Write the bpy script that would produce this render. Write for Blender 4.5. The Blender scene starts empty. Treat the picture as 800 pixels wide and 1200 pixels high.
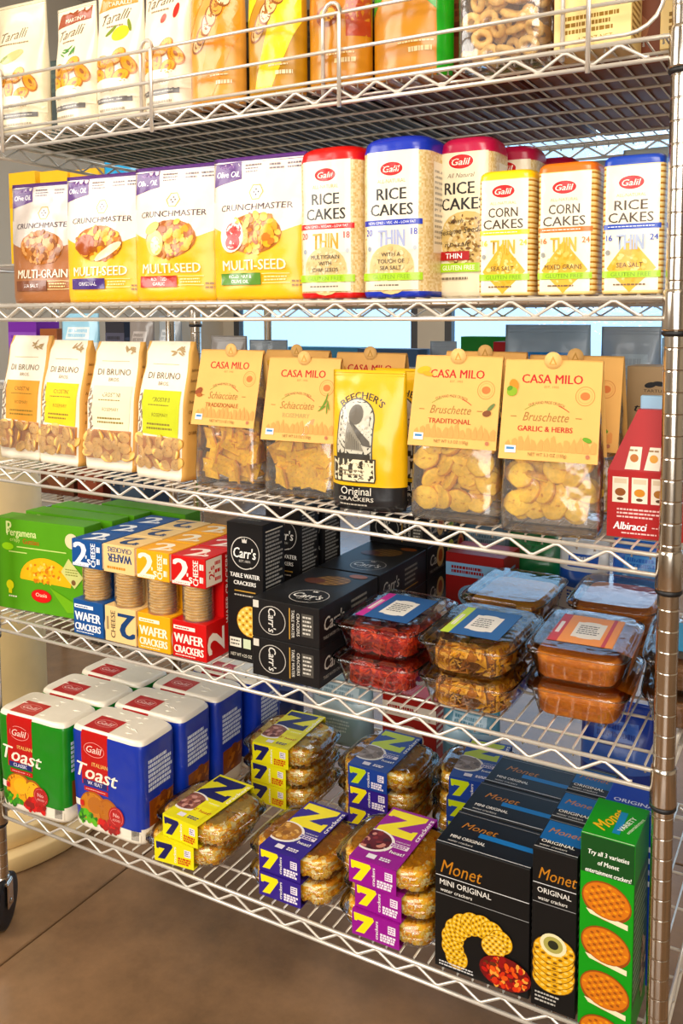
import bpy, math, random
import numpy as np
from mathutils import Vector, Matrix, noise, geometry
SC = bpy.context.scene
COL = SC.collection
# ------------------------------------------------------------------ camera
F_PX, CY, YAW, PITCH, ROLL = 1045.0, 457.18, 0.51231, 0.08293, -0.00378
CAMZ = 1.15
cd = bpy.data.cameras.new('camera'); cam = bpy.data.objects.new('camera', cd); COL.objects.link(cam)
cd.sensor_fit = 'VERTICAL'; cd.sensor_height = 36; cd.lens = F_PX / 1200 * 36
cd.shift_y = -(600 - CY) / 1200; cd.clip_start = .02
cyw, syw, cp, sp = math.cos(YAW), math.sin(YAW), math.cos(PITCH), math.sin(PITCH)
f = Vector((-syw*cp, cyw*cp, -sp)); r = Vector((cyw, syw, 0)); u = r.cross(f)
r2 = math.cos(ROLL)*r + math.sin(ROLL)*u; u2 = -math.sin(ROLL)*r + math.cos(ROLL)*u
M = Matrix((r2, u2, -f)).transposed().to_4x4(); M.translation = (0, 0, CAMZ)
cam.matrix_world = M; SC.camera = cam
# ------------------------------------------------------------------ world, light, exposure
SC.view_settings.view_transform = 'Standard'; SC.view_settings.look = 'None'
SC.view_settings.gamma = 1; SC.view_settings.use_curve_mapping = False
SC.view_settings.exposure = 0.27
SC.cycles.transparent_max_bounces = 32
w = bpy.data.worlds.new('sky'); SC.world = w; w.use_nodes = True
bg = w.node_tree.nodes['Background']; bg.inputs[0].default_value = (.36, .66, 1, 1); bg.inputs[1].default_value = 2.0
def area(name, loc, target, sx, sy, power, col):
    l = bpy.data.lights.new(name, 'AREA'); l.shape = 'RECTANGLE'; l.size = sx; l.size_y = sy; l.energy = power; l.color = col
    o = bpy.data.objects.new(name, l); COL.objects.link(o); o.location = loc
    o.rotation_euler = (Vector(target) - Vector(loc)).to_track_quat('-Z', 'Y').to_euler(); return o
area('shop_window_daylight', (-2.7, -.9, 2.1), (-1.1, 1.1, 1.2), 1.6, 1.6, 55, (1, .95, .87))
area('front_fill_light', (.1, -2.0, 1.35), (-.6, 1.1, .75), 2.6, 1.7, 62, (1, .97, .93))  # added fill light behind the camera to brighten the pack fronts evenly
area('ceiling_lamp', (.3, -.9, 2.75), (-.5, 1.1, .9), 1.4, 1.0, 45, (1, .90, .76))
area('ceiling_lamp', (-1.0, 2.9, 2.85), (-1.0, 2.9, 0), 2.2, 1.2, 45, (.9, .95, 1))

# ------------------------------------------------------------------ materials
def lin(c):
    if isinstance(c, str):
        c = c.lstrip('#'); c = c if len(c) == 6 else ''.join(q*2 for q in c); c = [int(c[i:i+2], 16)/255 for i in (0, 2, 4)]
    c = [x/12.92 if x <= .04045 else ((x+.055)/1.055)**2.4 for x in c[:3]]; l = .3*c[0]+.6*c[1]+.1*c[2]
    return tuple(max(.004, l+(x-l)*1.18)*.93 for x in c)          # vivid print inks
MATS = {}
def mat(name, col=None, rough=.5, metal=0, bump=0, bscale=400, attr=False, var=0, vscale=30, spec=.5, coat=0, ior=None):
    if name in MATS: return MATS[name]
    m = bpy.data.materials.new(name); m.use_nodes = True; nt = m.node_tree; b = nt.nodes['Principled BSDF']
    b.inputs['Roughness'].default_value = rough; b.inputs['Metallic'].default_value = metal
    b.inputs['Specular IOR Level'].default_value = spec; b.inputs['Coat Weight'].default_value = coat; b.inputs['Coat Roughness'].default_value = .12
    tc = nt.nodes.new('ShaderNodeTexCoord')
    n = nt.nodes.new('ShaderNodeTexNoise'); n.inputs['Scale'].default_value = vscale; n.inputs['Detail'].default_value = 3
    nt.links.new(tc.outputs['Object'], n.inputs['Vector'])
    if attr:
        a = nt.nodes.new('ShaderNodeAttribute'); a.attribute_name = 'Col'; src = a.outputs['Color']
    else:
        a = nt.nodes.new('ShaderNodeRGB'); a.outputs[0].default_value = (*lin(col), 1); src = a.outputs[0]
    mr = nt.nodes.new('ShaderNodeMapRange'); mr.inputs['To Min'].default_value = 1-var; mr.inputs['To Max'].default_value = 1+var*.6
    mr.inputs['From Min'].default_value = .3; mr.inputs['From Max'].default_value = .7
    nt.links.new(n.outputs['Fac'], mr.inputs['Value'])
    vm = nt.nodes.new('ShaderNodeVectorMath'); vm.operation = 'SCALE'
    nt.links.new(src, vm.inputs[0]); nt.links.new(mr.outputs[0], vm.inputs['Scale']); nt.links.new(vm.outputs[0], b.inputs['Base Color'])
    if bump:
        n2 = nt.nodes.new('ShaderNodeTexNoise'); n2.inputs['Scale'].default_value = bscale; n2.inputs['Detail'].default_value = 2
        nt.links.new(tc.outputs['Object'], n2.inputs['Vector'])
        bp = nt.nodes.new('ShaderNodeBump'); bp.inputs['Strength'].default_value = bump; bp.inputs['Distance'].default_value = .002
        nt.links.new(n2.outputs['Fac'], bp.inputs['Height']); nt.links.new(bp.outputs[0], b.inputs['Normal'])
    MATS[name] = m; return m
FILM = mat('printed_film', rough=.3, attr=True, var=.04, coat=.25, bump=.25, bscale=45)
CARD = mat('printed_card', rough=.42, attr=True, var=.03, spec=.32)
PAPER = mat('printed_paper', rough=.75, attr=True, var=.05, bump=.15, bscale=60)
FOOD = mat('baked_food', rough=.65, attr=True, var=.16, vscale=170, bump=.45, bscale=260)
METAL = mat('chrome_wire', '#ece6dc', rough=.3, metal=.55, var=.05)
CHROME = mat('chrome_post', '#d5cdc2', rough=.17, metal=1, var=.04)
BLACK = mat('black_rubber', '#111113', rough=.5, var=.1)
def clear(name, tint, rough, gain, bump, bscale, base=0.0, milk=0):
    m = bpy.data.materials.new(name); m.use_nodes = True; nt = m.node_tree; nt.nodes.clear()
    o = nt.nodes.new('ShaderNodeOutputMaterial'); mx = nt.nodes.new('ShaderNodeMixShader')
    t = nt.nodes.new('ShaderNodeBsdfTransparent'); t.inputs[0].default_value = (*tint, 1)
    g = nt.nodes.new('ShaderNodeBsdfGlossy'); g.inputs['Roughness'].default_value = rough
    fr = nt.nodes.new('ShaderNodeFresnel'); fr.inputs[0].default_value = 1.5
    mu = nt.nodes.new('ShaderNodeMath'); mu.operation = 'MULTIPLY_ADD'; mu.inputs[1].default_value = gain; mu.inputs[2].default_value = base; mu.use_clamp = True
    tc = nt.nodes.new('ShaderNodeTexCoord'); n = nt.nodes.new('ShaderNodeTexNoise'); n.inputs['Scale'].default_value = bscale; n.inputs['Detail'].default_value = 2
    bp = nt.nodes.new('ShaderNodeBump'); bp.inputs['Strength'].default_value = bump; bp.inputs['Distance'].default_value = .004
    L = nt.links.new
    L(tc.outputs['Object'], n.inputs['Vector']); L(n.outputs['Fac'], bp.inputs['Height'])
    L(bp.outputs[0], g.inputs['Normal']); L(bp.outputs[0], fr.inputs['Normal'])
    L(fr.outputs[0], mu.inputs[0]); L(mu.outputs[0], mx.inputs[0]); L(t.outputs[0], mx.inputs[1]); L(g.outputs[0], mx.inputs[2]); L(mx.outputs[0], o.inputs[0])
    if milk:
        df = nt.nodes.new('ShaderNodeBsdfDiffuse'); df.inputs[0].default_value = (.9, .89, .87, 1); m2 = nt.nodes.new('ShaderNodeMixShader'); m2.inputs[0].default_value = milk
        L(t.outputs[0], m2.inputs[1]); L(df.outputs[0], m2.inputs[2]); L(m2.outputs[0], mx.inputs[1])
    return m
CLEARFILM = clear('clear_film', (.99, .985, .98), .16, 1.6, 1.0, 30, .04, .07)
CLEARBOX = clear('clear_plastic', (.975, .985, .99), .07, 1.25, .45, 24, .03)

# ------------------------------------------------------------------ mesh builder (millimetres in, metres out)
class MB:
    def __init__(s): s.v = []; s.f = []; s.c = []; s.sm = []
    def add(s, vs, fs, col=(1, 1, 1), smooth=False):
        n = len(s.v); s.v.extend(vs); s.f.extend([tuple(i+n for i in q) for q in fs])
        if isinstance(col, list): s.c.extend(col)
        else: s.c.extend([col]*len(fs))
        s.sm.extend([smooth]*len(fs))
    def box(s, x0, x1, y0, y1, z0, z1, col=(1, 1, 1), bv=0.0):
        if bv <= 0:
            vs = [(x, y, z) for z in (z0, z1) for y in (y0, y1) for x in (x0, x1)]
            s.add(vs, [(0, 2, 3, 1), (4, 5, 7, 6), (0, 1, 5, 4), (1, 3, 7, 5), (3, 2, 6, 7), (2, 0, 4, 6)], col); return
        vs = []
        for z, i in ((z0, bv), (z0+bv, 0), (z1-bv, 0), (z1, bv)):
            a, b, c, d = x0+i, x1-i, y0+i, y1-i; e = bv if i == 0 else bv*.6
            vs += [(a+e, c, z), (b-e, c, z), (b, c+e, z), (b, d-e, z), (b-e, d, z), (a+e, d, z), (a, d-e, z), (a, c+e, z)]
        fs = [tuple(range(7, -1, -1)), tuple(range(24, 32))]
        for k in range(3):
            for j in range(8): fs.append((k*8+j, k*8+(j+1) % 8, k*8+8+(j+1) % 8, k*8+8+j))
        s.add(vs, fs, col)
    def tube(s, pts, rad, n=8, col=(1, 1, 1), closed=False, cap=True):
        P = [Vector(p) for p in pts]; N = len(P); vs = []
        for i in range(N):
            a = P[(i-1) % N] if closed or i else P[0]; b = P[(i+1) % N] if closed or i < N-1 else P[-1]
            t = (b-a).normalized(); up = Vector((0, 0, 1)) if abs(t.z) < .9 else Vector((0, 1, 0))
            q = t.cross(up).normalized(); w_ = q.cross(t)
            rr = rad[i] if isinstance(rad, (list, tuple)) else rad
            for k in range(n):
                an = 2*math.pi*k/n; vs.append(tuple(P[i]+q*math.cos(an)*rr+w_*math.sin(an)*rr))
        fs = []
        for i in range(N if closed else N-1):
            j = (i+1) % N
            for k in range(n): fs.append((i*n+k, j*n+k, j*n+(k+1) % n, i*n+(k+1) % n))
        if cap and not closed: fs += [tuple(range(n)), tuple(range(N*n-1, N*n-n-1, -1))]
        s.add(vs, fs, col, True)
    def lathe(s, prof, cx=0, cy=0, n=32, col=(1, 1, 1), smooth=True):
        vs = []
        for rr, z in prof:
            for k in range(n): an = 2*math.pi*k/n; vs.append((cx+rr*math.cos(an), cy+rr*math.sin(an), z))
        fs = [(i*n+k, i*n+(k+1) % n, (i+1)*n+(k+1) % n, (i+1)*n+k) for i in range(len(prof)-1) for k in range(n)]
        s.add(vs, fs, col, smooth)
    def mesh(s, name, m, k=.001):
        me = bpy.data.meshes.new(name); me.from_pydata([(a*k, b*k, c*k) for a, b, c in s.v], [], s.f)
        at = me.color_attributes.new('Col', 'FLOAT_COLOR', 'CORNER')
        arr = np.ones((len(me.loops), 4), dtype=np.float32)
        cnt = np.array([len(q) for q in s.f]); arr[:, :3] = np.repeat(np.array(s.c, dtype=np.float32).reshape(-1, 3), cnt, axis=0)
        at.data.foreach_set('color', arr.ravel()); me.polygons.foreach_set('use_smooth', s.sm)
        me.materials.append(m); me.update(); return me
    def build(s, name, m, parent=None, k=.001):
        o = bpy.data.objects.new(name, s.mesh(name, m, k)); COL.objects.link(o)
        if parent: o.parent = parent
        return o
def part(name, me, parent, loc=(0, 0, 0), rot=(0, 0, 0), sc=None):
    o = bpy.data.objects.new(name, me); COL.objects.link(o); o.parent = parent; o.location = loc; o.rotation_euler = rot
    if sc: o.scale = sc
    return o
def empty(name):
    o = bpy.data.objects.new(name, None); COL.objects.link(o); o.empty_display_size = .02; return o
def tag(o, label=None, cat=None, group=None, kind=None):
    for k, v in (('label', label), ('category', cat), ('group', group), ('kind', kind)):
        if v: o[k] = v
    return o
def place(o, x, y, z, rz=0, label=None, cat=None, group=None, rx=0, ry=0):
    o.location = (x, y, z); o.rotation_euler = (math.radians(rx), math.radians(ry), math.radians(rz)); return tag(o, label, cat, group)
def copy_tree(o, parent=None):
    c = o.copy(); COL.objects.link(c)
    if parent: c.parent = parent
    for ch in list(o.children): copy_tree(ch, c)
    return c
def many(src, spots, cat, group):
    for i, (x, y, z, rz, label) in enumerate(spots):
        o = src if i == 0 else copy_tree(src)
        place(o, x, y, z, rz, label, cat, group)

# ------------------------------------------------------------------ flat print: lettering and shapes laid on a surface
TX = {}
def glyphs(s, bold=0.0, shear=0.0):
    k = (s, bold, shear)
    if k in TX: return TX[k]
    c = bpy.data.curves.new('lettering', 'FONT'); c.body = s; c.size = 1; c.offset = bold; c.shear = shear; c.resolution_u = 2; c.fill_mode = 'FRONT'
    o = bpy.data.objects.new('lettering', c); COL.objects.link(o)
    me = o.to_mesh(); v = [(p.co.x, p.co.y) for p in me.vertices]; me.calc_loop_triangles(); t = [tuple(q.vertices) for q in me.loop_triangles]
    o.to_mesh_clear(); bpy.data.objects.remove(o); bpy.data.curves.remove(c)
    TX[k] = (v, t); return TX[k]
class Art:
    """P(u,v)->Vector in mm for u,v in 0..1; coordinates of the drawing calls are mm on a w x h panel"""
    def __init__(s, mb, P, wd, ht, maxe=None, base=.25):
        s.mb = mb; s.P = P; s.w = wd; s.h = ht; s.off = base; s.maxe = maxe; s.clip = False
    def put(s, pts, tris, col, step=.035):
        if s.clip: pts = [(min(max(x, 0), s.w), min(max(y, 0), s.h)) for x, y in pts]
        if s.maxe:
            pts = list(pts); out = []; st = list(tris)
            while st:
                a, b, c = st.pop(); best = None; bl = s.maxe
                for i, j, k in ((a, b, c), (b, c, a), (c, a, b)):
                    d = math.hypot(pts[i][0]-pts[j][0], pts[i][1]-pts[j][1])
                    if d > bl: bl = d; best = (i, j, k)
                if best:
                    i, j, k = best; pts.append(((pts[i][0]+pts[j][0])/2, (pts[i][1]+pts[j][1])/2)); m_ = len(pts)-1
                    st += [(i, m_, k), (m_, j, k)]
                else: out.append((a, b, c))
            tris = out
        vs = []; e = .004
        for x, y in pts:
            a, b = x/s.w, y/s.h; p = s.P(a, b); n = (s.P(a+e, b)-s.P(a-e, b)).cross(s.P(a, b+e)-s.P(a, b-e))
            n = n.normalized() if n.length > 1e-9 else Vector((0, -1, 0)); vs.append(tuple(p+n*s.off))
        s.mb.add(vs, tris, lin(col), True); s.off += step
    def rect(s, x0, y0, x1, y1, col, step=.035): s.put([(x0, y0), (x1, y0), (x1, y1), (x0, y1)], [(0, 1, 2), (0, 2, 3)], col, step)
    def ell(s, cx, cy, rx, ry, col, rot=0, n=20, step=.035):
        c, d = math.cos(rot), math.sin(rot); pts = [(cx, cy)]
        for k in range(n):
            a = 2*math.pi*k/n; x, y = rx*math.cos(a), ry*math.sin(a); pts.append((cx+x*c-y*d, cy+x*d+y*c))
        s.put(pts, [(0, 1+k, 1+(k+1) % n) for k in range(n)], col, step)
    def ring(s, cx, cy, rx, ry, t, col, n=28, a0=0, a1=360):
        pts = []; A0, A1 = math.radians(a0), math.radians(a1)
        for k in range(n+1):
            a = A0+(A1-A0)*k/n
            pts += [(cx+rx*math.cos(a), cy+ry*math.sin(a)), (cx+(rx-t)*math.cos(a), cy+(ry-t)*math.sin(a))]
        tr = []
        for k in range(n): tr += [(2*k, 2*k+2, 2*k+1), (2*k+1, 2*k+2, 2*k+3)]
        s.put(pts, tr, col)
    def poly(s, pts, col, step=.035):
        t = geometry.tessellate_polygon([[Vector((x, y, 0)) for x, y in pts]])
        tr = []
        for a, b, c in t:
            ar = (pts[b][0]-pts[a][0])*(pts[c][1]-pts[a][1])-(pts[c][0]-pts[a][0])*(pts[b][1]-pts[a][1])
            tr.append((a, b, c) if ar > 0 else (a, c, b))
        s.put(pts, tr, col, step)
    def text(s, t, cx, cy, H, col, W=None, bold=0.0, shear=0.0, rot=0, arc=0, left=False):
        bd = bold*H if bold > .014 else 0; v, tr = glyphs(t, 0.0, shear)
        if not v: return
        xs = [p[0] for p in v]; x0, x1 = min(xs), max(xs); k = H/.70; kx = k if W is None else W/(x1-x0)
        xc = x0 if left else (x0+x1)/2; c, d = math.cos(math.radians(rot)), math.sin(math.radians(rot)); pts = []
        for x, y in v:
            x = (x-xc)*kx; y = (y-.35)*k
            if arc: a = x/arc; x, y = (arc+y)*math.sin(a), (arc+y)*math.cos(a)-arc
            pts.append((cx+x*c-y*d, cy+x*d+y*c))
        me = s.maxe; s.maxe = None if me is None else me*2; bd *= 1.1; sh = (-bd, 0, bd) if bd > .25 else (-bd, bd) if bd else (0,)
        for q in sh: s.put([(x+q*c, y+q*d) for x, y in pts], tr, col, .012)
        s.off += .02; s.maxe = me
    def lines(s, x0, y0, x1, y1, n, col, seed=1, t=.45):
        """small print too fine to read in the photograph: broken strokes"""
        R = random.Random(seed)
        for i in range(n):
            y = y1-(y1-y0)*(i+.5)/n; hh = (y1-y0)/n*t*.5; x = x0
            e = x1-R.random()*(x1-x0)*.25
            while x < e-.5:
                L = min(R.uniform(2, 6), e-x); s.rect(x, y-hh, x+L, y+hh, col, 0); x += L+1.0
        s.off += .03
    def blobs(s, cx, cy, rx, ry, n, size, cols, seed=1, asp=.7, seg=8):
        R = random.Random(seed)
        for i in range(n):
            a = R.random()*6.283; q = math.sqrt(R.random())*.9; z = size*R.uniform(.6, 1.25)
            s.ell(cx+rx*q*math.cos(a), cy+ry*q*math.sin(a), z, z*asp*R.uniform(.7, 1.2), R.choice(cols), R.random()*3.1, seg, .012)
    def cracker(s, cx, cy, rx, ry, rot=0, col='#d9952f', dark='#a8641a', lite='#eeb653', rows=4):
        s.ell(cx, cy, rx*1.04, ry*1.04, dark, rot, 24); s.ell(cx, cy, rx, ry, col, rot, 24)
        c, d = math.cos(rot), math.sin(rot)
        for i in range(-rows, rows+1):
            for j in range(-rows, rows+1):
                x, y = i/(rows+.6), j/(rows+.6)
                if x*x+y*y < .8:
                    X, Y = x*rx, y*ry; s.ell(cx+X*c-Y*d, cy+X*d+Y*c, rx/(rows*2.9), ry/(rows*3.4), lite if (i+j) % 2 == 0 else dark, rot, 6, .004)
    def logo(s, cx, cy, H, t='Galil', tcol='#fff5e6'):
        W = H*2.0; s.ell(cx, cy, W*.55, H*.60, '#f7efe2', 0, 28); s.ell(cx, cy, W*.52, H*.56, '#c3202c', 0, 28)
        s.text(t, cx, cy, H*.52, tcol, W*.78, .02, .25)

# ------------------------------------------------------------------ lofted packs (pouches, block bags, wrapped stacks)
class Loft:
    def __init__(s, secs, h, mode='sq', wr=0.0, wf=.03, seed=0, lean=0.0, skew=0.0):
        s.secs = secs; s.h = h; s.mode = mode; s.wr = wr; s.wf = wf; s.seed = seed; s.lean = lean; s.skew = skew
    def sec(s, v):
        v = min(max(v, 0), 1); S = s.secs
        for i in range(len(S)-1):
            if v <= S[i+1][0]: break
        a, b = S[i], S[i+1]; k = (v-a[0])/max(b[0]-a[0], 1e-6); k2 = k*k*(3-2*k)
        return [a[j]+(b[j]-a[j])*(k if j == 1 else k2) for j in range(1, 5)]
    def P(s, side, uu, v):
        a, b, e, yc = s.sec(v); q = 2*uu-1
        if s.mode == 'lens':
            q = max(-1, min(1, q)); t = b*(1-abs(q)**e)**.75 if abs(q) < 1 else 0
            x, y = (a*q, -t) if side == 0 else (-a*q, t)
        else:
            px, py = ((q, -1), (1, q), (-q, 1), (-1, -q))[side]
            k = (abs(px)**e+abs(py)**e)**(-1/e); x, y = px*k*a, py*k*b
        y += yc; z = v*s.h; p = Vector((x, y, z))
        if s.wr:
            n = noise.noise(Vector((x*s.wf+s.seed*7.1, y*s.wf, z*s.wf*1.1)))+.5*noise.noise(Vector((x*s.wf*2.7+s.seed*3.3, y*s.wf*2, z*s.wf*2.2)))
            n *= s.wr*min(1, v*6)*(1 if b > 2 else .5)
            if s.mode == 'lens': p.y += (-n if side == 0 else n)*(.25+.75*min(1, b/8))*(1-abs(q)**4)
            else:
                l = math.hypot(x/a, (y-yc)/b) or 1; p.x += n*x/a/l*.8; p.y += n*(y-yc)/b/l
        p.x += s.skew*v; p.y += s.lean*v*v; return p
    def body(s, mb, col, nu=12, nv=26, colf=None, caps=True):
        sides = 2 if s.mode == 'lens' else 4
        ring = [(k, i/nu) for k in range(sides) for i in range(nu)]; N = len(ring); vs = []
        for j in range(nv+1):
            for k, uu in ring: vs.append(tuple(s.P(k, uu, j/nv)))
        fs = []; cs = []
        for j in range(nv):
            for i in range(N):
                fs.append((j*N+i, j*N+(i+1) % N, (j+1)*N+(i+1) % N, (j+1)*N+i)); k, uu = ring[i]
                cs.append(lin(colf(k, uu+.5/nu, (j+.5)/nv)) if colf else lin(col))
        if caps:
            fs += [tuple(range(N-1, -1, -1)), tuple(range(nv*N, nv*N+N))]; cs += [lin(colf(0, .5, 0)) if colf else lin(col), lin(colf(0, .5, 1)) if colf else lin(col)]
        mb.add(vs, fs, cs, True)
        if caps: mb.sm[-1] = mb.sm[-2] = False
    def art(s, mb, side, wd, maxe=9, base=.35): return Art(mb, lambda a, b: s.P(side, a, b), wd, s.h, maxe, base)
def flat(o, ux, uy, wd, ht):
    o, ux, uy = Vector(o), Vector(ux), Vector(uy); return lambda a, b: o+ux*(a*wd)+uy*(b*ht)
def carton(name, wd, d, h, col, front=None, right=None, top=None, left=None, m=None, topcol=None, body='carton_body', seam='#00000000'):
    root = empty(name); mb = MB(); mb.box(-wd/2, wd/2, 0, d, 0, h, lin(col), .7); mb.build(body, m or CARD, root)
    fm_, rm_, tm_, lm_ = MB(), MB(), MB(), MB()
    if front: front(Art(fm_, flat((-wd/2, 0, 0), (1, 0, 0), (0, 0, 1), wd, h), wd, h, base=.08))
    if right: right(Art(rm_, flat((wd/2, 0, 0), (0, 1, 0), (0, 0, 1), d, h), d, h, base=.08))
    if top: top(Art(tm_, flat((-wd/2, 0, h), (1, 0, 0), (0, 1, 0), wd, d), wd, d, base=.08))
    if left: left(Art(lm_, flat((-wd/2, d, 0), (0, -1, 0), (0, 0, 1), d, h), d, h, base=.08))
    for q, nm in ((fm_, 'printed_front'), (rm_, 'printed_side'), (tm_, 'printed_top'), (lm_, 'printed_side')):
        if q.v: q.build(nm, m or CARD, root)
    fl = MB(); fl.box(-wd/2+.5, wd/2-.5, .3, d*.5, h-.02, h+.28, lin(topcol or col))
    fl.build('top_flap', m or CARD, root) if not top else None
    return root
# ================================================================== THE SETTING
def tile_mat(name, base, dark, rough, scale, bump):
    m = mat(name, base, rough=rough, bump=bump, bscale=scale*14); nt = m.node_tree; b = nt.nodes['Principled BSDF']
    tc = nt.nodes.new('ShaderNodeTexCoord'); n = nt.nodes.new('ShaderNodeTexNoise'); n.inputs['Scale'].default_value = scale; n.inputs['Detail'].default_value = 9; n.inputs['Roughness'].default_value = .68
    cr = nt.nodes.new('ShaderNodeValToRGB'); cr.color_ramp.elements[0].color = (*lin(dark), 1); cr.color_ramp.elements[1].color = (*lin(base), 1)
    cr.color_ramp.elements[0].position = .36; cr.color_ramp.elements[1].position = .64
    nt.links.new(tc.outputs['Object'], n.inputs['Vector']); nt.links.new(n.outputs['Fac'], cr.inputs[0]); nt.links.new(cr.outputs[0], b.inputs['Base Color'])
    n3 = nt.nodes.new('ShaderNodeTexNoise'); n3.inputs['Scale'].default_value = scale*2; mr = nt.nodes.new('ShaderNodeMapRange')
    mr.inputs['To Min'].default_value = rough-.12; mr.inputs['To Max'].default_value = rough+.14
    nt.links.new(tc.outputs['Object'], n3.inputs['Vector']); nt.links.new(n3.outputs['Fac'], mr.inputs[0]); nt.links.new(mr.outputs[0], b.inputs['Roughness']); return m
FLOOR = tile_mat('stained_concrete', '#94755a', '#64503e', .22, 2.2, .2)
WALL = mat('painted_wall', '#cfc4b2', rough=.8, var=.05, vscale=2)
DARK = mat('dark_joint', '#4a3b2e', rough=.9, var=.1)
def struct(name, mb, m, parent=None, k=.001):
    o = mb.build(name, m, parent, k)
    if not parent: o['kind'] = 'structure'
    return o
# concrete floor in four poured slabs with saw-cut joints between them (joint runs through (-1.27,1.32) and on towards the camera)
root = empty('floor'); root['kind'] = 'structure'
JX, JY, g = -1.268, 1.9, .0022
for x0, x1, y0, y1 in ((-4.2, JX-g, -2.2, JY-g), (JX+g, 3, -2.2, JY-g), (-4.2, JX-g, JY+g, 5.6), (JX+g, 3, JY+g, 5.6)):
    mb = MB(); mb.box(x0, x1, y0, y1, -.05, 0, (1, 1, 1), .002); mb.build('slab', FLOOR, root, 1)
mb = MB(); mb.box(-4.2, 3, -2.2, 5.6, -.08, -.006); mb.build('joint_filler', DARK, root, 1)
mb = MB(); mb.box(-4.25, -4.2, -2.2, 5.6, 0, 3.1); struct('wall_left', mb, WALL, None, 1)
mb = MB(); mb.box(3, 3.05, -2.2, 5.6, 0, 3.1); struct('wall_right', mb, WALL, None, 1)
mb = MB(); mb.box(-4.25, 3.05, -2.25, -2.2, 0, 3.1); struct('wall_front', mb, WALL, None, 1)
mb = MB(); mb.box(-4.25, 3.05, -2.25, 5.65, 3.1, 3.15); struct('ceiling', mb, WALL, None, 1)
mb = MB()
mb.box(-4.25, 3.05, 5.6, 5.68, 0, .35); mb.box(-4.25, 3.05, 5.6, 5.68, 2.7, 3.1)
for x in (-4.2, -2.45, -.7, 1.05, 2.8): mb.box(x-.1, x+.1, 5.6, 5.68, .35, 2.7)
struct('wall_back', mb, WALL, None, 1)
FRAME = mat('window_frame_paint', '#4a4a4c', rough=.4)
for i, x in enumerate((-4.1, -2.35, -.6, 1.15)):
    o = empty('window_%d' % (i+1)); o['kind'] = 'structure'
    mb = MB(); a, b = x, x+1.55
    mb.box(a, b, 5.6, 5.66, .35, .41); mb.box(a, b, 5.6, 5.66, 2.64, 2.7); mb.box(a, a+.05, 5.6, 5.66, .41, 2.64); mb.box(b-.05, b, 5.6, 5.66, .41, 2.64)
    mb.build('window_frame', FRAME, o, 1)
    mb = MB(); mb.box(a+.05, b-.05, 5.62, 5.65, 1.45, 1.49); mb.build('glazing_bar', FRAME, o, 1)
    for z0, z1 in ((.41, 1.45), (1.49, 2.64)):
        mb = MB(); mb.box(a+.05, b-.05, 5.63, 5.636, z0, z1); mb.build('pane', CLEARBOX, o, 1)

# ================================================================== THE WIRE SHELVING UNIT
XL, XR, YF, YB = -1348, -168, 1080, 1688
ZS = dict(A=1462.5, B=1169.7, C=871.5, D=604.3, E=243.8)
unit = empty('wire_shelving_unit'); tag(unit, 'chromed wire shelving unit on casters filled with snack packages', 'shelving')
dw = MB(); dw.tube([(0, 4, -9), (0, 4.5, 1.2), (0, 603, 1.2), (0, 604, -9)], 1.5, 6)
DW = dw.mesh('deck_wire', METAL)
for key, z in ZS.items():
    s = MB(); W = XR-XL; TH = 23.9
    zl, zr = (11.5, -3.9) if key == 'C' else (0, 0); tz = lambda x: zl+(zr-zl)*x/W
    for zz in (0, -TH):
        s.tube([(14, 0, zz+zl), (W-14, 0, zz+zr)], 2.9); s.tube([(14, 608, zz+zl), (W-14, 608, zz+zr)], 2.9)
        s.tube([(0, 14, zz+zl), (0, 594, zz+zl)], 2.9); s.tube([(W, 14, zz+zr), (W, 594, zz+zr)], 2.9)
    for y in (52, 150, 210, 305, 397, 500, 565): s.tube([(3, y, -3.2+zl), (W-3, y, -3.2+zr)], 2.2)
    sh = s.build('shelf', METAL, unit); sh.location = (XL/1000, YF/1000, z/1000)
    def zig(L, horizontal, other):
        pts = []; n = int((L-50)/31.5); st = (L-n*31.5)/2
        for i in range(n+1):
            zz = -TH+4 if i % 2 else -3.5; c = st+31.5*i
            for dx in (-2.5, 2.5): pts.append((c+dx, other, zz+tz(c)) if horizontal else (other, c+dx, zz+tz(other)))
        q = MB(); q.tube(pts, 2.1, 6); return q
    for o_ in (0, 608): zig(W, True, o_).build('zigzag_wire', METAL, sh)
    for o_ in (0, W): zig(608, False, o_).build('zigzag_wire', METAL, sh)
    n = 53
    for i in range(n): part('deck_wire', DW, sh, ((22+i*(W-44)/(n-1))/1000, 0, .0022+tz(22+i*(W-44)/(n-1))/1000))
prof = [(12.7, 100)]; z = 933.9-25.4*40
while z < 1900:
    if z > 110: prof += [(12.7, z-1.8), (12.7, z-.9), (12.3, z-.35), (12.3, z+.35), (12.7, z+.9), (12.7, z+1.8)]
    z += 25.4
prof += [(12.7, 1900), (9, 1903), (0, 1903)]
pm = MB(); pm.lathe(prof, n=28); PM = pm.mesh('post', CHROME)
cm = MB(); cm.lathe([(12.9, 9), (14.4, 8), (14.9, 4), (15.2, -8), (15.8, -36), (15.6, -38), (12.8, -38)], n=28); CM = cm.mesh('collar', CHROME)
rm = MB(); rm.lathe([(12.8, -38.2), (15.4, -38.4), (15.6, -42), (13.5, -44.5), (12.8, -44.5)], n=28); RM = rm.mesh('collar_ring', BLACK)
fm = MB(); fm.box(-16, 16, -14, 14, 84, 92, (1, 1, 1), 2); fm.box(-17, -14, -13, 13, 40, 88, (1, 1, 1), 1); fm.box(14, 17, -13, 13, 40, 88, (1, 1, 1), 1); fm.tube([(-18, 0, 50), (18, 0, 50)], 5, 10); fm.lathe([(10, 92), (15, 93), (15, 100), (0, 103)])
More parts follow.
